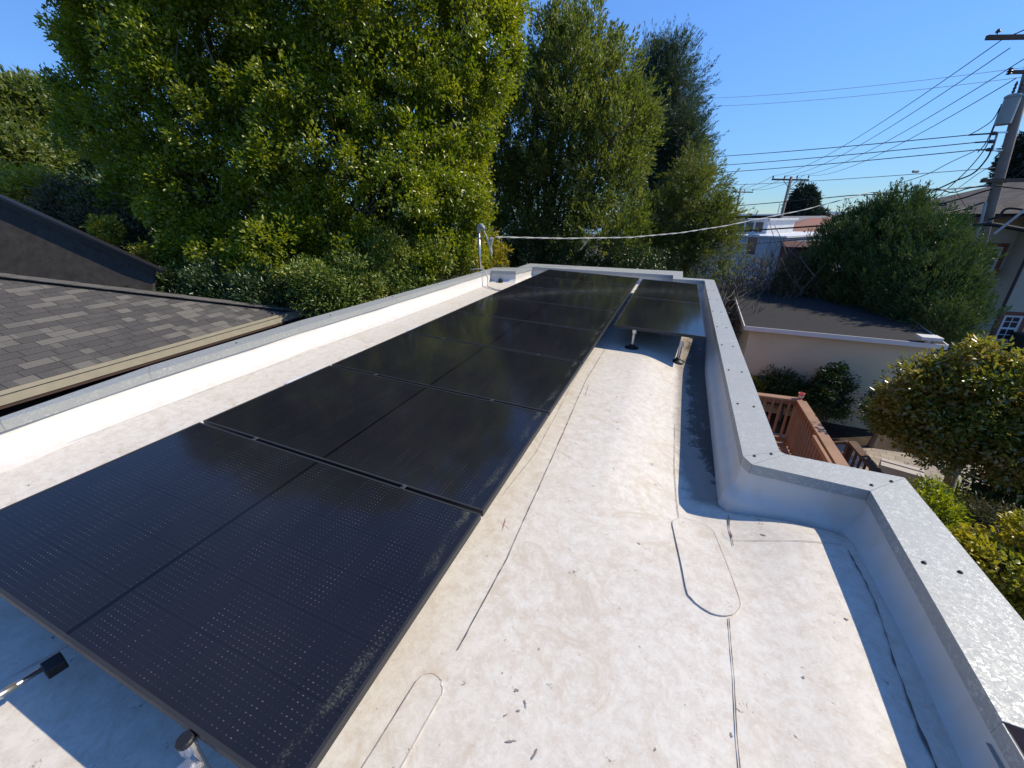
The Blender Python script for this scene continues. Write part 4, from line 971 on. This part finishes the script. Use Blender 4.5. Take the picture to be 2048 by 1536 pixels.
bez([(1975, 440), (1998, 432), (2010, 419), (2030, 417), (2075, 424)], 19.5, .035, 'cable_black', 'thick black cable rising and leaving to the right in front of the brown roof')
bez([(1925, 455), (1955, 450), (1985, 449), (2048, 460), (2080, 466)], 19.4, .06, 'cable_black', 'heaviest black cable crossing the pole above the house eave')
bez([(1780, 372), (1850, 350), (1900, 325), (1950, 302)], 20.2, .011, 'cable_black', 'thin wire rising from the juniper top to the pole rack')
bez([(1860, 405), (1910, 380), (1960, 345), (2004, 321)], 20.5, .009, 'cable_black', 'hair-thin wire rising from the juniper to the middle of the pole')
bez([(1988, 468), (2020, 443), (2052, 418), (2090, 390)], 19.2, .035, 'cable_white', 'white cable rising to the right in front of the brown shingle roof')
bez([(1907, 375), (1920, 395), (1934, 419)], 19.9, .008, 'cable_black', 'short thin tie wire hanging between two cables left of the pole')
bez([(60, 405), (100, 392), (150, 376), (200, 357), (260, 335)], 18, .018, 'cable_white', 'pale line slanting over the yellow shrubs at the far left', 'line', 'single line at far left')

# ------------------------------------------------------------------ distant buildings
def Wp(px, py, t_): return pt(px, py, t_)
# white flat building with clerestory
a, b = pt(1380, 466, 34), pt(1572, 476, 30.5)
o = root('white_building', ((a[0]+b[0])/2, (a[1]+b[1])/2+2, GZ), 'white flat-roofed building with a windowed clerestory box beyond the bare shrubs', 'building')
d = b-a; d[2] = 0; Ld = np.linalg.norm(d); d /= Ld; n_ = np.array([-d[1], d[0], 0])
ztw = b[2]
def bx(a0, l0, l1, d0, d1, z0, z1, mb=None):
    mb = mb or MB(); P_ = [a0+d*l0+n_*d0, a0+d*l1+n_*d0, a0+d*l1+n_*d1, a0+d*l0+n_*d1]
    return mb.hexa([np.array([p[0], p[1], z0]) for p in P_]+[np.array([p[0], p[1], z1]) for p in P_])
bx(a, 0, Ld, 0, 9, GZ-.5, ztw).build('wall', 'wall_white', o)
bx(a, -.1, Ld+.1, -.1, 9.1, ztw+.003, ztw+.1).build('roof', 'membrane_far', o)
ca = pt(1446, 452, 36); cb = pt(1545, 452, 35); l0 = (ca-a)@d; l1 = (cb-a)@d; zc1 = pt(1500, 441, 35)[2]
bx(a, l0, l1, 3, 6.5, ztw+.1, zc1).build('clerestory', 'membrane_far', o)
bx(a, l0-.15, l1+.15, 2.85, 6.65, zc1+.003, zc1+.12).build('roof', 'membrane_far', o)
for i in range(4):
    w0 = l0+.35+(l1-l0-.5)*i/4; bx(a, w0, w0+(l1-l0)/4*.62, 2.94, 3.05, ztw+.22, zc1-.12).build('window', 'window_glass', o)
ww = (pt(1508, 510, 32)-a)@d
wv = bx(a, ww-.3, ww+.45, -.03, .05, -1.2, .1).build('window', 'trim_white', o); bx(a, ww-.24, ww+.39, -.045, .0, -1.14, .04).build('pane', 'window_glass', wv)
# cream building with terracotta roof
a = pt(1556, 470, 42); b = pt(1640, 478, 40)
o = root('tiled_roof_building', ((a[0]+b[0])/2+2, a[1]+3, GZ), 'cream building with orange tiled roof left of the round juniper', 'building')
z0 = pt(1560, 470, 42)[2]
mb = MB(); mb.box(a[0]-.2, a[0]+9, a[1], a[1]+9, GZ-1, z0); mb.build('wall', 'wall_far', o)
zr = pt(1640, 436, 45)[2]
mb = MB(); mb.slab([(a[0]-.6, a[1]-.5, z0-.02), (a[0]+9.5, a[1]-.5, z0-.02), (a[0]+9.5, a[1]+5, zr), (a[0]+3.2, a[1]+5, zr)], .12); mb.slab([(a[0]-.6, a[1]-.5, z0-.02), (a[0]+3.2, a[1]+5, zr), (a[0]-.6, a[1]+10, z0-.02)], .12); mb.build('roof', 'terracotta', o)
a2 = pt(1552, 470, 40); mb = MB(); mb.box(a2[0]+.2, a2[0]+.95, a[1]-.08, a[1]-.02, z0-1.2, z0-.3); mb.build('window', 'window_glass', o)
a = pt(1546, 458, 47); b = pt(1605, 450, 50)
o = root('grey_roof_house', (a[0]+3, a[1]+3, GZ), 'small house with low pale grey roof in front of the far conifer', 'house')
mb = MB(); mb.box(a[0], a[0]+5.5, a[1], a[1]+6, GZ-1, a[2]+.3); mb.build('wall', 'wall_far', o)
mb = MB(); mb.slab([(a[0]-.4, a[1]-.4, a[2]+.3), (a[0]+5.9, a[1]-.4, a[2]+.3), (a[0]+4.6, a[1]+3, a[2]+1.1), (a[0]+1.2, a[1]+3, a[2]+1.1)], .1); mb.build('roof', 'far_roof_grey', o)
a = pt(1470, 446, 75); 
o = root('dark_roof_house', (a[0]+4, a[1]+3, GZ-1), 'distant dark brown house with a long low roof behind the white building', 'house')
zt2 = pt(1500, 431, 75)[2]
mb = MB(); mb.box(a[0], a[0]+6.3, a[1], a[1]+6, GZ-2, zt2-.3); mb.build('wall', 'trim_brown', o); mb = MB(); mb.box(a[0]-.4, a[0]+6.6, a[1]-.4, a[1]+6.4, zt2-.297, zt2); mb.build('roof', 'shingles_brown', o)
mb = MB(); mb.box(a[0]+5.6, a[0]+5.7, a[1]+1, a[1]+1.1, zt2, zt2+1.6); mb.box(a[0]+2.8, a[0]+2.87, a[1]+1, a[1]+1.07, zt2, zt2+.8); mb.build('antenna', 'steel', o)
a = pt(1578, 512, 29); o = MB().box(a[0]-.2, a[0]+2.2, a[1], a[1]+1.6, GZ, pt(1578, 494, 29)[2]).build('shed_wall', 'wall_rust')
b0 = o; r0 = root('red_shed', (a[0]+1, a[1]+.8, GZ), 'rusty red shed partly hidden behind the bare shrubs', 'shed'); o.name = 'wall'; o.parent = r0; o.matrix_parent_inverse = Matrix.Translation(-Vector(r0.location))
mb = MB(); z_ = pt(1578, 494, 29)[2]; mb.slab([(a[0]-.3, a[1]-.1, z_+.01), (a[0]+2.3, a[1]-.1, z_+.01), (a[0]+2.3, a[1]+1.7, z_+.25), (a[0]-.3, a[1]+1.7, z_+.25)], .05); mb.build('roof', 'wall_rust', r0)
a = pt(132, 352, 34); b = pt(225, 350, 34); zt3 = pt(160, 334, 34)[2]
r0 = root('far_house', ((a[0]+b[0])/2, a[1]+2, GZ), 'distant house with red-brown roof peeping between the far left trees', 'house')
mb = MB(); d2 = (b-a); d2[2] = 0; n2 = np.array([-d2[1], d2[0], 0]); n2 /= np.linalg.norm(n2)
if n2 @ (a-CW) < 0: n2 = -n2
P_ = [a, a+d2, a+d2+n2*6, a+n2*6]; mb.hexa([np.array([p[0], p[1], GZ-1]) for p in P_]+[np.array([p[0], p[1], a[2]-.1]) for p in P_]); mb.build('wall', 'wall_white', r0)
mb = MB(); mb.slab([a-n2*.3+[0, 0, -.08], a+d2-n2*.3+[0, 0, -.08], a+d2+n2*3+[0, 0, zt3-a[2]], a+n2*3+[0, 0, zt3-a[2]]], .1); mb.build('roof', 'terracotta', r0)
# strip of far roofs on the skyline
g = np.random.default_rng(12); 
for i in range(9):
    px = 1600+g.uniform(0, 440) if i > 3 else 1540+i*22; a = pt(px, 437, g.uniform(110, 220)); wdt = g.uniform(8, 16); h_ = a[2]+g.uniform(-.5, .8)
    r0 = root('skyline_house', (a[0], a[1], GZ-4), 'one of the faint small houses on the far skyline above the juniper', 'house', 'faint houses on the skyline')
    MB().box(a[0]-wdt/2, a[0]+wdt/2, a[1], a[1]+8, GZ-12, h_-1).build('wall', 'wall_far', r0)
    mb = MB(); mb.slab([(a[0]-wdt/2-.5, a[1]-.5, h_-1), (a[0]+wdt/2+.5, a[1]-.5, h_-1), (a[0]+wdt/2-2, a[1]+4, h_+.8), (a[0]-wdt/2+2, a[1]+4, h_+.8)], .2); mb.build('roof', ['far_roof_grey', 'terracotta', 'shingles_brown'][i % 3], r0)

# ------------------------------------------------------------------ trees and shrubs
def tree(name, label, cat, base, group=None): return root(name, (base[0], base[1], GZ), label, cat, group)
def gxy(px, py, t_): p = pt(px, py, t_); return np.array([p[0], p[1], GZ])
# the big laurel
BL = [blob(*q) for q in [(390, 560, 11.2, 80), (450, 520, 11, 105), (560, 530, 9.9, 115), (690, 540, 9.6, 110), (800, 520, 9.8, 95), (880, 470, 10.3, 85),
     (350, 420, 12.8, 110), (490, 400, 11.4, 145), (650, 400, 10.3, 150), (790, 390, 10.0, 140), (890, 370, 10.6, 90),
     (290, 270, 13.0, 115), (420, 250, 11.8, 150), (590, 240, 11.2, 160), (750, 230, 10.6, 160), (890, 220, 10.8, 110), (935, 170, 11.2, 66),
     (235, 110, 13.2, 95), (350, 90, 12.8, 145), (500, 70, 12.0, 150), (680, 60, 11.4, 160), (840, 60, 11.0, 150), (940, 60, 11.4, 75),
     (230, -70, 12.8, 110), (380, -80, 12.4, 170), (600, -90, 12.0, 170), (800, -80, 11.4, 150), (930, -30, 11.4, 90), (985, 15, 11.8, 34), (145, 60, 13, 45), (175, 190, 13, 50)]]
base = gxy(560, 560, 11.5)
o = tree('laurel_tree', 'huge bright green laurel tree filling the upper left, with pale trunks', 'tree', base)
limbs(o, 'bark_mid', base, base+[0.1, 0, 3.0], BL, .2, 3, sub=4)
limbs(o, 'bark_pale', gxy(416, 560, 10.3), gxy(408, 560, 10.3)+[0, 0, 4.1], BL[7:8], .11, 4, sub=2)
foliage('crown', 'leaf_laurel', o, BL, 10500, 44, .080, 11, asp=.6, cr=.24, up=.2, inner=.26, shell=(.64, 1.05), mega=8, mr=1.45)
# second tree, olive green round head
B2 = [blob(*q) for q in [(1010, 480, 14.5, 65), (1090, 500, 13.5, 60), (1180, 490, 13.3, 70), (1240, 440, 13.6, 45), (1020, 380, 15, 60), (1110, 380, 14.6, 85), (1190, 350, 14.2, 85),
     (1040, 270, 15, 75), (1130, 260, 14.6, 100), (1215, 270, 14.4, 72), (1070, 180, 15, 52), (1140, 160, 14.8, 75), (1205, 190, 14.6, 55), (1145, 85, 15, 36), (1098, 115, 15, 32), (1192, 115, 15, 26), (1250, 240, 14.5, 40), (1262, 200, 14.7, 22), (1143, 38, 15, 10), (985, 330, 15.5, 50)]]
base = gxy(1085, 520, 15)
o = tree('round_headed_tree', 'tall olive green tree with upswept shoots behind the far end of the roof', 'tree', base)
limbs(o, 'bark_mid', base, base+[.1, 0, 3.2], B2, .17, 5, sub=4)
for k, (x, y) in enumerate(((985, 14.2), (997, 14.4), (1000, 14.0))): limbs(o, 'bark_pale', gxy(x, 520, y), gxy(x+2, 520, y)+[0, 0, 4.5], B2[19:20], .055, 50+k, sub=2)
foliage('crown', 'leaf_olive', o, B2, 7000, 28, .10, 12, asp=.36, cr=.19, up=.75, plume=(.45, .7, .8), inner=.25, mega=6, mr=1.9)
# dark conifer
B3 = [blob(x_-14, y_, t_, r_) for x_, y_, t_, r_ in [(1345, 440, 20, 62), (1320, 340, 20.5, 60), (1355, 290, 20, 50), (1378, 270, 19.6, 26), (1320, 230, 21, 48), (1352, 190, 21, 42), (1318, 160, 21, 30), (1358, 128, 21, 22), (1364, 100, 21, 9), (1312, 115, 21, 12), (1385, 205, 20.5, 14), (1305, 300, 21, 50), (1370, 360, 20, 42), (1300, 430, 19, 50), (1405, 262, 19.8, 12), (1400, 300, 19.8, 12)]]
base = gxy(1345, 520, 21)
o = tree('dark_conifer', 'tall dark blue-green conifer with feathery upturned branches right of the olive tree', 'tree', base)
limbs(o, 'bark_brown', base, pt(1345, 200, 21), B3, .22, 6, sub=6)
foliage('crown', 'needle_blue', o, B3, 7600, 28, .12, 13, asp=.16, cr=.15, up=.55, plume=(.6, .8, 1.0), inner=.3, shell=(.45, 1.1), mega=5, mr=2.2)
# yellow-green cypress
B4 = [blob(*q) for q in [(1340, 520, 15, 55), (1400, 500, 14.5, 55), (1375, 430, 15.2, 58), (1400, 390, 15.5, 38), (1385, 350, 16, 28), (1425, 450, 14.8, 35), (1290, 500, 14.5, 40), (1325, 440, 15.5, 40)]]
base = gxy(1375, 540, 15.5)
o = tree('feathery_cypress', 'yellow-green feathery cypress in front of the dark conifer', 'tree', base)
limbs(o, 'bark_brown', base, pt(1382, 400, 15.8), B4, .12, 7, sub=4)
foliage('crown', 'needle_yellow', o, B4, 3000, 28, .10, 14, asp=.2, cr=.17, up=.12, plume=(.5, .8, .9), inner=.2, shell=(.5, 1.12))
# round juniper
B5 = [blob(*q) for q in [(1700, 545, 16.5, 78), (1775, 525, 16.5, 92), (1835, 555, 15.5, 82), (1860, 605, 14.3, 68), (1790, 595, 15.5, 88), (1885, 650, 13.4, 40), (1685, 490, 17, 40), (1735, 462, 17, 42), (1780, 446, 17, 50), (1840, 490, 16.5, 38), (1885, 560, 15, 40), (1720, 595, 16, 62), (1905, 610, 14.2, 26), (1660, 540, 16.5, 32)]]
base = gxy(1800, 640, 16)
o = tree('round_juniper', 'broad dark green juniper with upright plumes behind the garage', 'tree', base)
limbs(o, 'bark_brown', base, base+[0, 0, 1.5], B5, .22, 9, sub=4)
foliage('crown', 'needle_dark', o, B5, 9500, 28, .08, 15, asp=.24, cr=.12, up=1.0, plume=(.3, .5, .7), inner=.08, shell=(.8, 1.03), mega=6, mr=2.1)
# cedars by the house and far away
B6 = [blob(*q) for q in [(2060, 300, 38, 25), (2045, 370, 38, 30), (2070, 400, 38, 35), (1985, 415, 38, 22), (2010, 405, 38, 22), (1960, 420, 38, 14), (2030, 335, 38, 14)]]
base = gxy(2040, 450, 38)
o = tree('cedar_tree', 'dark cedar with flat branch tiers behind the big utility pole', 'tree', base)
limbs(o, 'bark_brown', base, pt(2055, 330, 38), B6, .3, 10, sub=3)
foliage('crown', 'needle_far', o, [(a, b, c, d, e, f*.55) for a, b, c, d, e, f in B6], 900, 24, .30, 16, asp=.3, cr=.45, up=.1, flat=.3)
cz = []
for i in range(7):
    f_ = i/6; y = 378+f_*60; r_ = 5+f_*27; cz += [(1607+(-1)**i*3, y+4, 62, r_)]
B7 = [blob(*q) for q in cz]
base = gxy(1605, 450, 62)
o = tree('far_conifer', 'distant dark conical conifer beside the distant utility pole', 'tree', base)
limbs(o, 'bark_brown', base, pt(1607, 380, 62), B7[3:], .3, 17, sub=3)
foliage('crown', 'needle_far', o, [(a, b, c, d, e, f*.5) for a, b, c, d, e, f in B7], 1100, 24, .5, 17, asp=.3, cr=.6, up=.1, flat=.35, zmin=-6)
# trees far left
for nm, lab, qs, sd_, mt, nc in (('far_left_tree', 'bushy mid green tree at the far left edge behind the gable', [(20, 250, 24, 70), (90, 260, 24, 60), (60, 320, 23, 60), (0, 330, 22, 70), (125, 300, 24, 40), (-60, 250, 24, 90), (120, 240, 24.5, 30)], 21, 'leaf_olive', 2600),
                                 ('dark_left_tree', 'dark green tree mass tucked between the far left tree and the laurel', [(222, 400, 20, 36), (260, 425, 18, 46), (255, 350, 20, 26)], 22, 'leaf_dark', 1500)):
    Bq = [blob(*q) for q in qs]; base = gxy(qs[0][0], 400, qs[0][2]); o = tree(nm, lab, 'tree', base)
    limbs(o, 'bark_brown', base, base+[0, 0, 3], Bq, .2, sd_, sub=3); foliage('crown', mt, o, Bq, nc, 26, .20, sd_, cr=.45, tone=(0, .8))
def shrub(name, label, qs, mat, nc, nl, size, sd_, base=None, stems=True, cat='shrub', group=None, **k):
    Bq = [blob(*q) for q in qs]; b0 = np.mean([q[:3] for q in Bq], 0) if base is None else base
    base = np.array([b0[0], b0[1], GZ]); o = tree(name, label, cat, base, group)
    if stems: limbs(o, 'bark_grey', base, base+np.array([0, 0, max(.2, (min(q[2] for q in Bq)-GZ)*.5)]), Bq, k.pop('r0', .06), sd_, sub=4, name='stem', rend=.01)
    else: k.pop('r0', None)
    foliage('foliage', mat, o, Bq, nc, nl, size, sd_, **k); return o
shrub('yellow_shrub', 'yellow flowering shrub above the gable roof at the far left', [(40, 385, 15, 40), (100, 400, 14, 35), (-10, 380, 15, 40)], 'leaf_yellow', 500, 26, .11, 31, cr=.25)
shrub('twiggy_shrub', 'drab brown twiggy shrub between the gable roof and the laurel', [(150, 425, 13.4, 42), (215, 465, 12.8, 45), (270, 500, 12.2, 40), (320, 545, 11.6, 30)], 'leaf_drab', 900, 22, .08, 32, cr=.25, r0=.08)
shrub('yellow_shrub', 'small yellow-leaved shrub touching the lower slope of the dark gable', [(212, 462, 11.6, 15), (290, 515, 11.0, 14)], 'leaf_yellow', 160, 20, .07, 33, cr=.14)
# flowering hedge behind the left cap
shrub('camellia_hedge', 'flowering camellia hedge with pink and cream blooms behind the left parapet', [(640, 590, 8.0, 50), (700, 565, 8.3, 60), (770, 545, 8.8, 60), (840, 525, 9.4, 50), (900, 515, 10.2, 38), (700, 500, 9.3, 60), (820, 480, 10.0, 45)], 'leaf_hedge', 2200, 24, .07, 34, cr=.2, tone=(0, .72))
shrub('golden_shrub', 'golden-leaved shrub beside the service mast', [(935, 510, 11.5, 30), (980, 515, 12, 30), (960, 490, 12, 24)], 'leaf_yellow', 420, 22, .085, 35, cr=.2, tone=(.3, 1))
g = np.random.default_rng(8)
# dark evergreen undergrowth closing the gaps below the big trees
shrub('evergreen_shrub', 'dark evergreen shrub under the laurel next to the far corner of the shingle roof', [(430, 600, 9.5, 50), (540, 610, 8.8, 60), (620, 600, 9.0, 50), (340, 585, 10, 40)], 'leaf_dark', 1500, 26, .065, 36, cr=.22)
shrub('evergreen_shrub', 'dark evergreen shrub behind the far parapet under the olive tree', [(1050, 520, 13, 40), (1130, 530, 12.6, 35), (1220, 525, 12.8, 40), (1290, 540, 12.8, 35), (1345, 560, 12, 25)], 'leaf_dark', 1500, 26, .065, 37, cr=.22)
# bare shrubs
def bare(name, label, px, py, t_, h_, n_, sd_, spread=.9):
    g = np.random.default_rng(sd_); base = gxy(px, py, t_); o = tree(name, label, 'shrub', base, 'bare shrubs behind the garage'); mb = MB()
    for i in range(n_):
        d = g.normal(size=3)*[spread, spread, .25]*.42; top_ = base+d*[h_, h_, 0]*.6+[0, 0, h_*g.uniform(.6, 1.05)]; mid = base*.5+top_*.5+g.normal(size=3)*.12
        mb.tube([base+g.normal(size=3)*[.15, .15, 0], mid, top_], [.024, .016, .007], 5)
        for j in range(7):
            s0 = base+(top_-base)*g.uniform(.3, .9); e_ = s0+g.normal(size=3)*[.35, .35, .2]+[0, 0, .45]; mb.tube([s0, (s0+e_)/2+g.normal(size=3)*.05, e_], [.015, .011, .006], 4)
    mb.build('branches', 'bark_grey', o); return o, base
for i, (px, t_, h_, lb) in enumerate([(1450, 14.8, 3.2, 'bare twiggy shrub just right of the feathery cypress'), (1500, 16.2, 3.9, 'bare many-stemmed shrub before the window of the white building'), (1545, 16.0, 3.4, 'bare reddish-twigged shrub left of the juniper'), (1430, 13.3, 2.6, 'low bare shrub beside the far right corner of the roof')]):
    o, base = bare('bare_shrub', lb, px, 560, t_, h_, 38, 60+i)
    q = [(base[0], base[1], GZ+h_*.62, 1.0, 1.0, h_*.36)]; foliage('foliage', 'leaf_drab', o, q, 260, 7, .06, 70+i, cr=.15, inner=.6)
shrub('budding_shrub', 'yellow-green budding shrub between the bare shrubs and the juniper', [(1592, 535, 16, 18), (1565, 572, 15.8, 18), (1605, 575, 15.8, 20)], 'leaf_drab', 420, 18, .07, 38, cr=.22, tone=(.3, 1), r0=.02)
# shrubs at the garage wall
for i, (q, lb, nc) in enumerate([([(1555, 775, 10.9, 30), (1590, 790, 10.7, 25)], 'dark shrub against the garage wall behind the deck rail', 300), ([(1650, 790, 10.9, 42), (1640, 820, 10.6, 40), (1670, 760, 10.9, 20)], 'larger dark shrub in the middle of the garage wall', 480), ([(1755, 810, 10.9, 25), (1785, 830, 10.5, 30)], 'low dark shrub at the garage wall left of the camellia tree', 240)]):
    shrub('dark_shrub', lb, q, 'leaf_dark', nc, 24, .07, 80+i, cr=.16, group='dark shrubs along the garage wall', shell=(.5, 1.1))
shrub('small_bush', 'little yellow-green bush at the garage wall by the parapet edge', [(1508, 775, 10.9, 14)], 'leaf_yellow', 60, 18, .06, 84, cr=.12, tone=(0, .5))
# camellia tree on the patio
B8 = [blob(*q) for q in [(1925, 770, 8.2, 62), (1860, 800, 8.0, 60), (1990, 790, 8.2, 70), (1860, 860, 7.9, 50), (1930, 860, 8.0, 66), (2020, 870, 8.1, 70), (2060, 820, 8.4, 60), (1800, 790, 8.3, 26), (1800, 835, 8.1, 34), (1930, 735, 8.4, 30), (2055, 925, 7.9, 35), (1880, 895, 7.9, 28)]]
base = np.array([*atz(1880, 1010, GZ)[:2], GZ])
o = tree('camellia_tree', 'glossy-leaved camellia tree with reddish tips and pale spent flowers on the patio', 'tree', base)
limbs(o, 'bark_grey', base, base+[.05, .05, .9], B8, .085, 41, sub=4)
foliage('crown', 'leaf_camellia', o, B8, 2300, 20, .072, 42, asp=.52, cr=.14, inner=.2, mega=6, mr=1.7, shell=(.55, 1.14))
foliage('flowers', 'petal_white', o, B8, 60, 5, .035, 43, asp=.95, cr=.03, inner=.0, shell=(.9, 1.02))
# garden plants at the lower right
shrub('yellow_green_shrub', 'bright yellow-green shrub below the right parapet cap', [(1960, 1130, 5.4, 60), (2030, 1160, 5.2, 70), (2080, 1110, 5.6, 60), (1990, 1200, 5.0, 60)], 'leaf_yellow', 700, 16, .055, 44, cr=.1, tone=(.0, .85), asp=.6)
shrub('grey_shrub', 'grey-green wispy shrub between the camellia trunk and the yellow-green shrub', [(1930, 1060, 6.6, 45), (1980, 1060, 6.6, 40), (1880, 1030, 7.0, 28)], 'leaf_drab', 500, 22, .05, 45, cr=.13, asp=.25)
shrub('low_green_shrub', 'small glossy green shrub hugging the wall under the cap corner', [(1870, 1030, 6.2, 28), (1885, 1070, 6.0, 26), (1850, 985, 6.6, 22)], 'leaf_laurel', 260, 18, .05, 46, cr=.12)
b0 = atz(1905, 1010, GZ); o = tree('strappy_plant', 'clump of bright strap-shaped leaves at the foot of the camellia tree', 'plant', b0); g = np.random.default_rng(3); mb = MB()
for i in range(46):
    th = g.uniform(0, 6.28); L_ = g.uniform(.3, .55); d = np.array([math.cos(th), math.sin(th), 0]); s_ = np.array([-d[1], d[0], 0])*.014; bb = np.array([b0[0], b0[1], GZ])
    P_ = [bb+d*.03, bb+d*L_*.4+[0, 0, L_*.75], bb+d*L_*.8+[0, 0, L_*.8], bb+d*L_*1.1+[0, 0, L_*.5]]; V = []
    for j, p in enumerate(P_): V += [p-s_*(1.1-j*.33), p+s_*(1.1-j*.33)]
    mb.add(V, [(0, 1, 3, 2), (2, 3, 5, 4), (4, 5, 7, 6)])
ob = mb.build('leaves', 'leaf_laurel', o); at = ob.data.attributes.new('tone', 'FLOAT', 'POINT'); at.data.foreach_set('value', g.random(len(ob.data.vertices)).astype(np.float32))
# dark bushes past the camellia
shrub('shade_bush', 'dark bush in deep shade between the house and the camellia tree', [(2050, 745, 14, 28), (2090, 740, 14, 30)], 'leaf_dark', 500, 22, .09, 47, cr=.2)
shrub('shade_bush', 'dark bush in shade behind the camellia tree at the right edge', [(2040, 1020, 8.0, 60), (2090, 980, 8.4, 80)], 'leaf_dark', 500, 22, .08, 48, cr=.2)
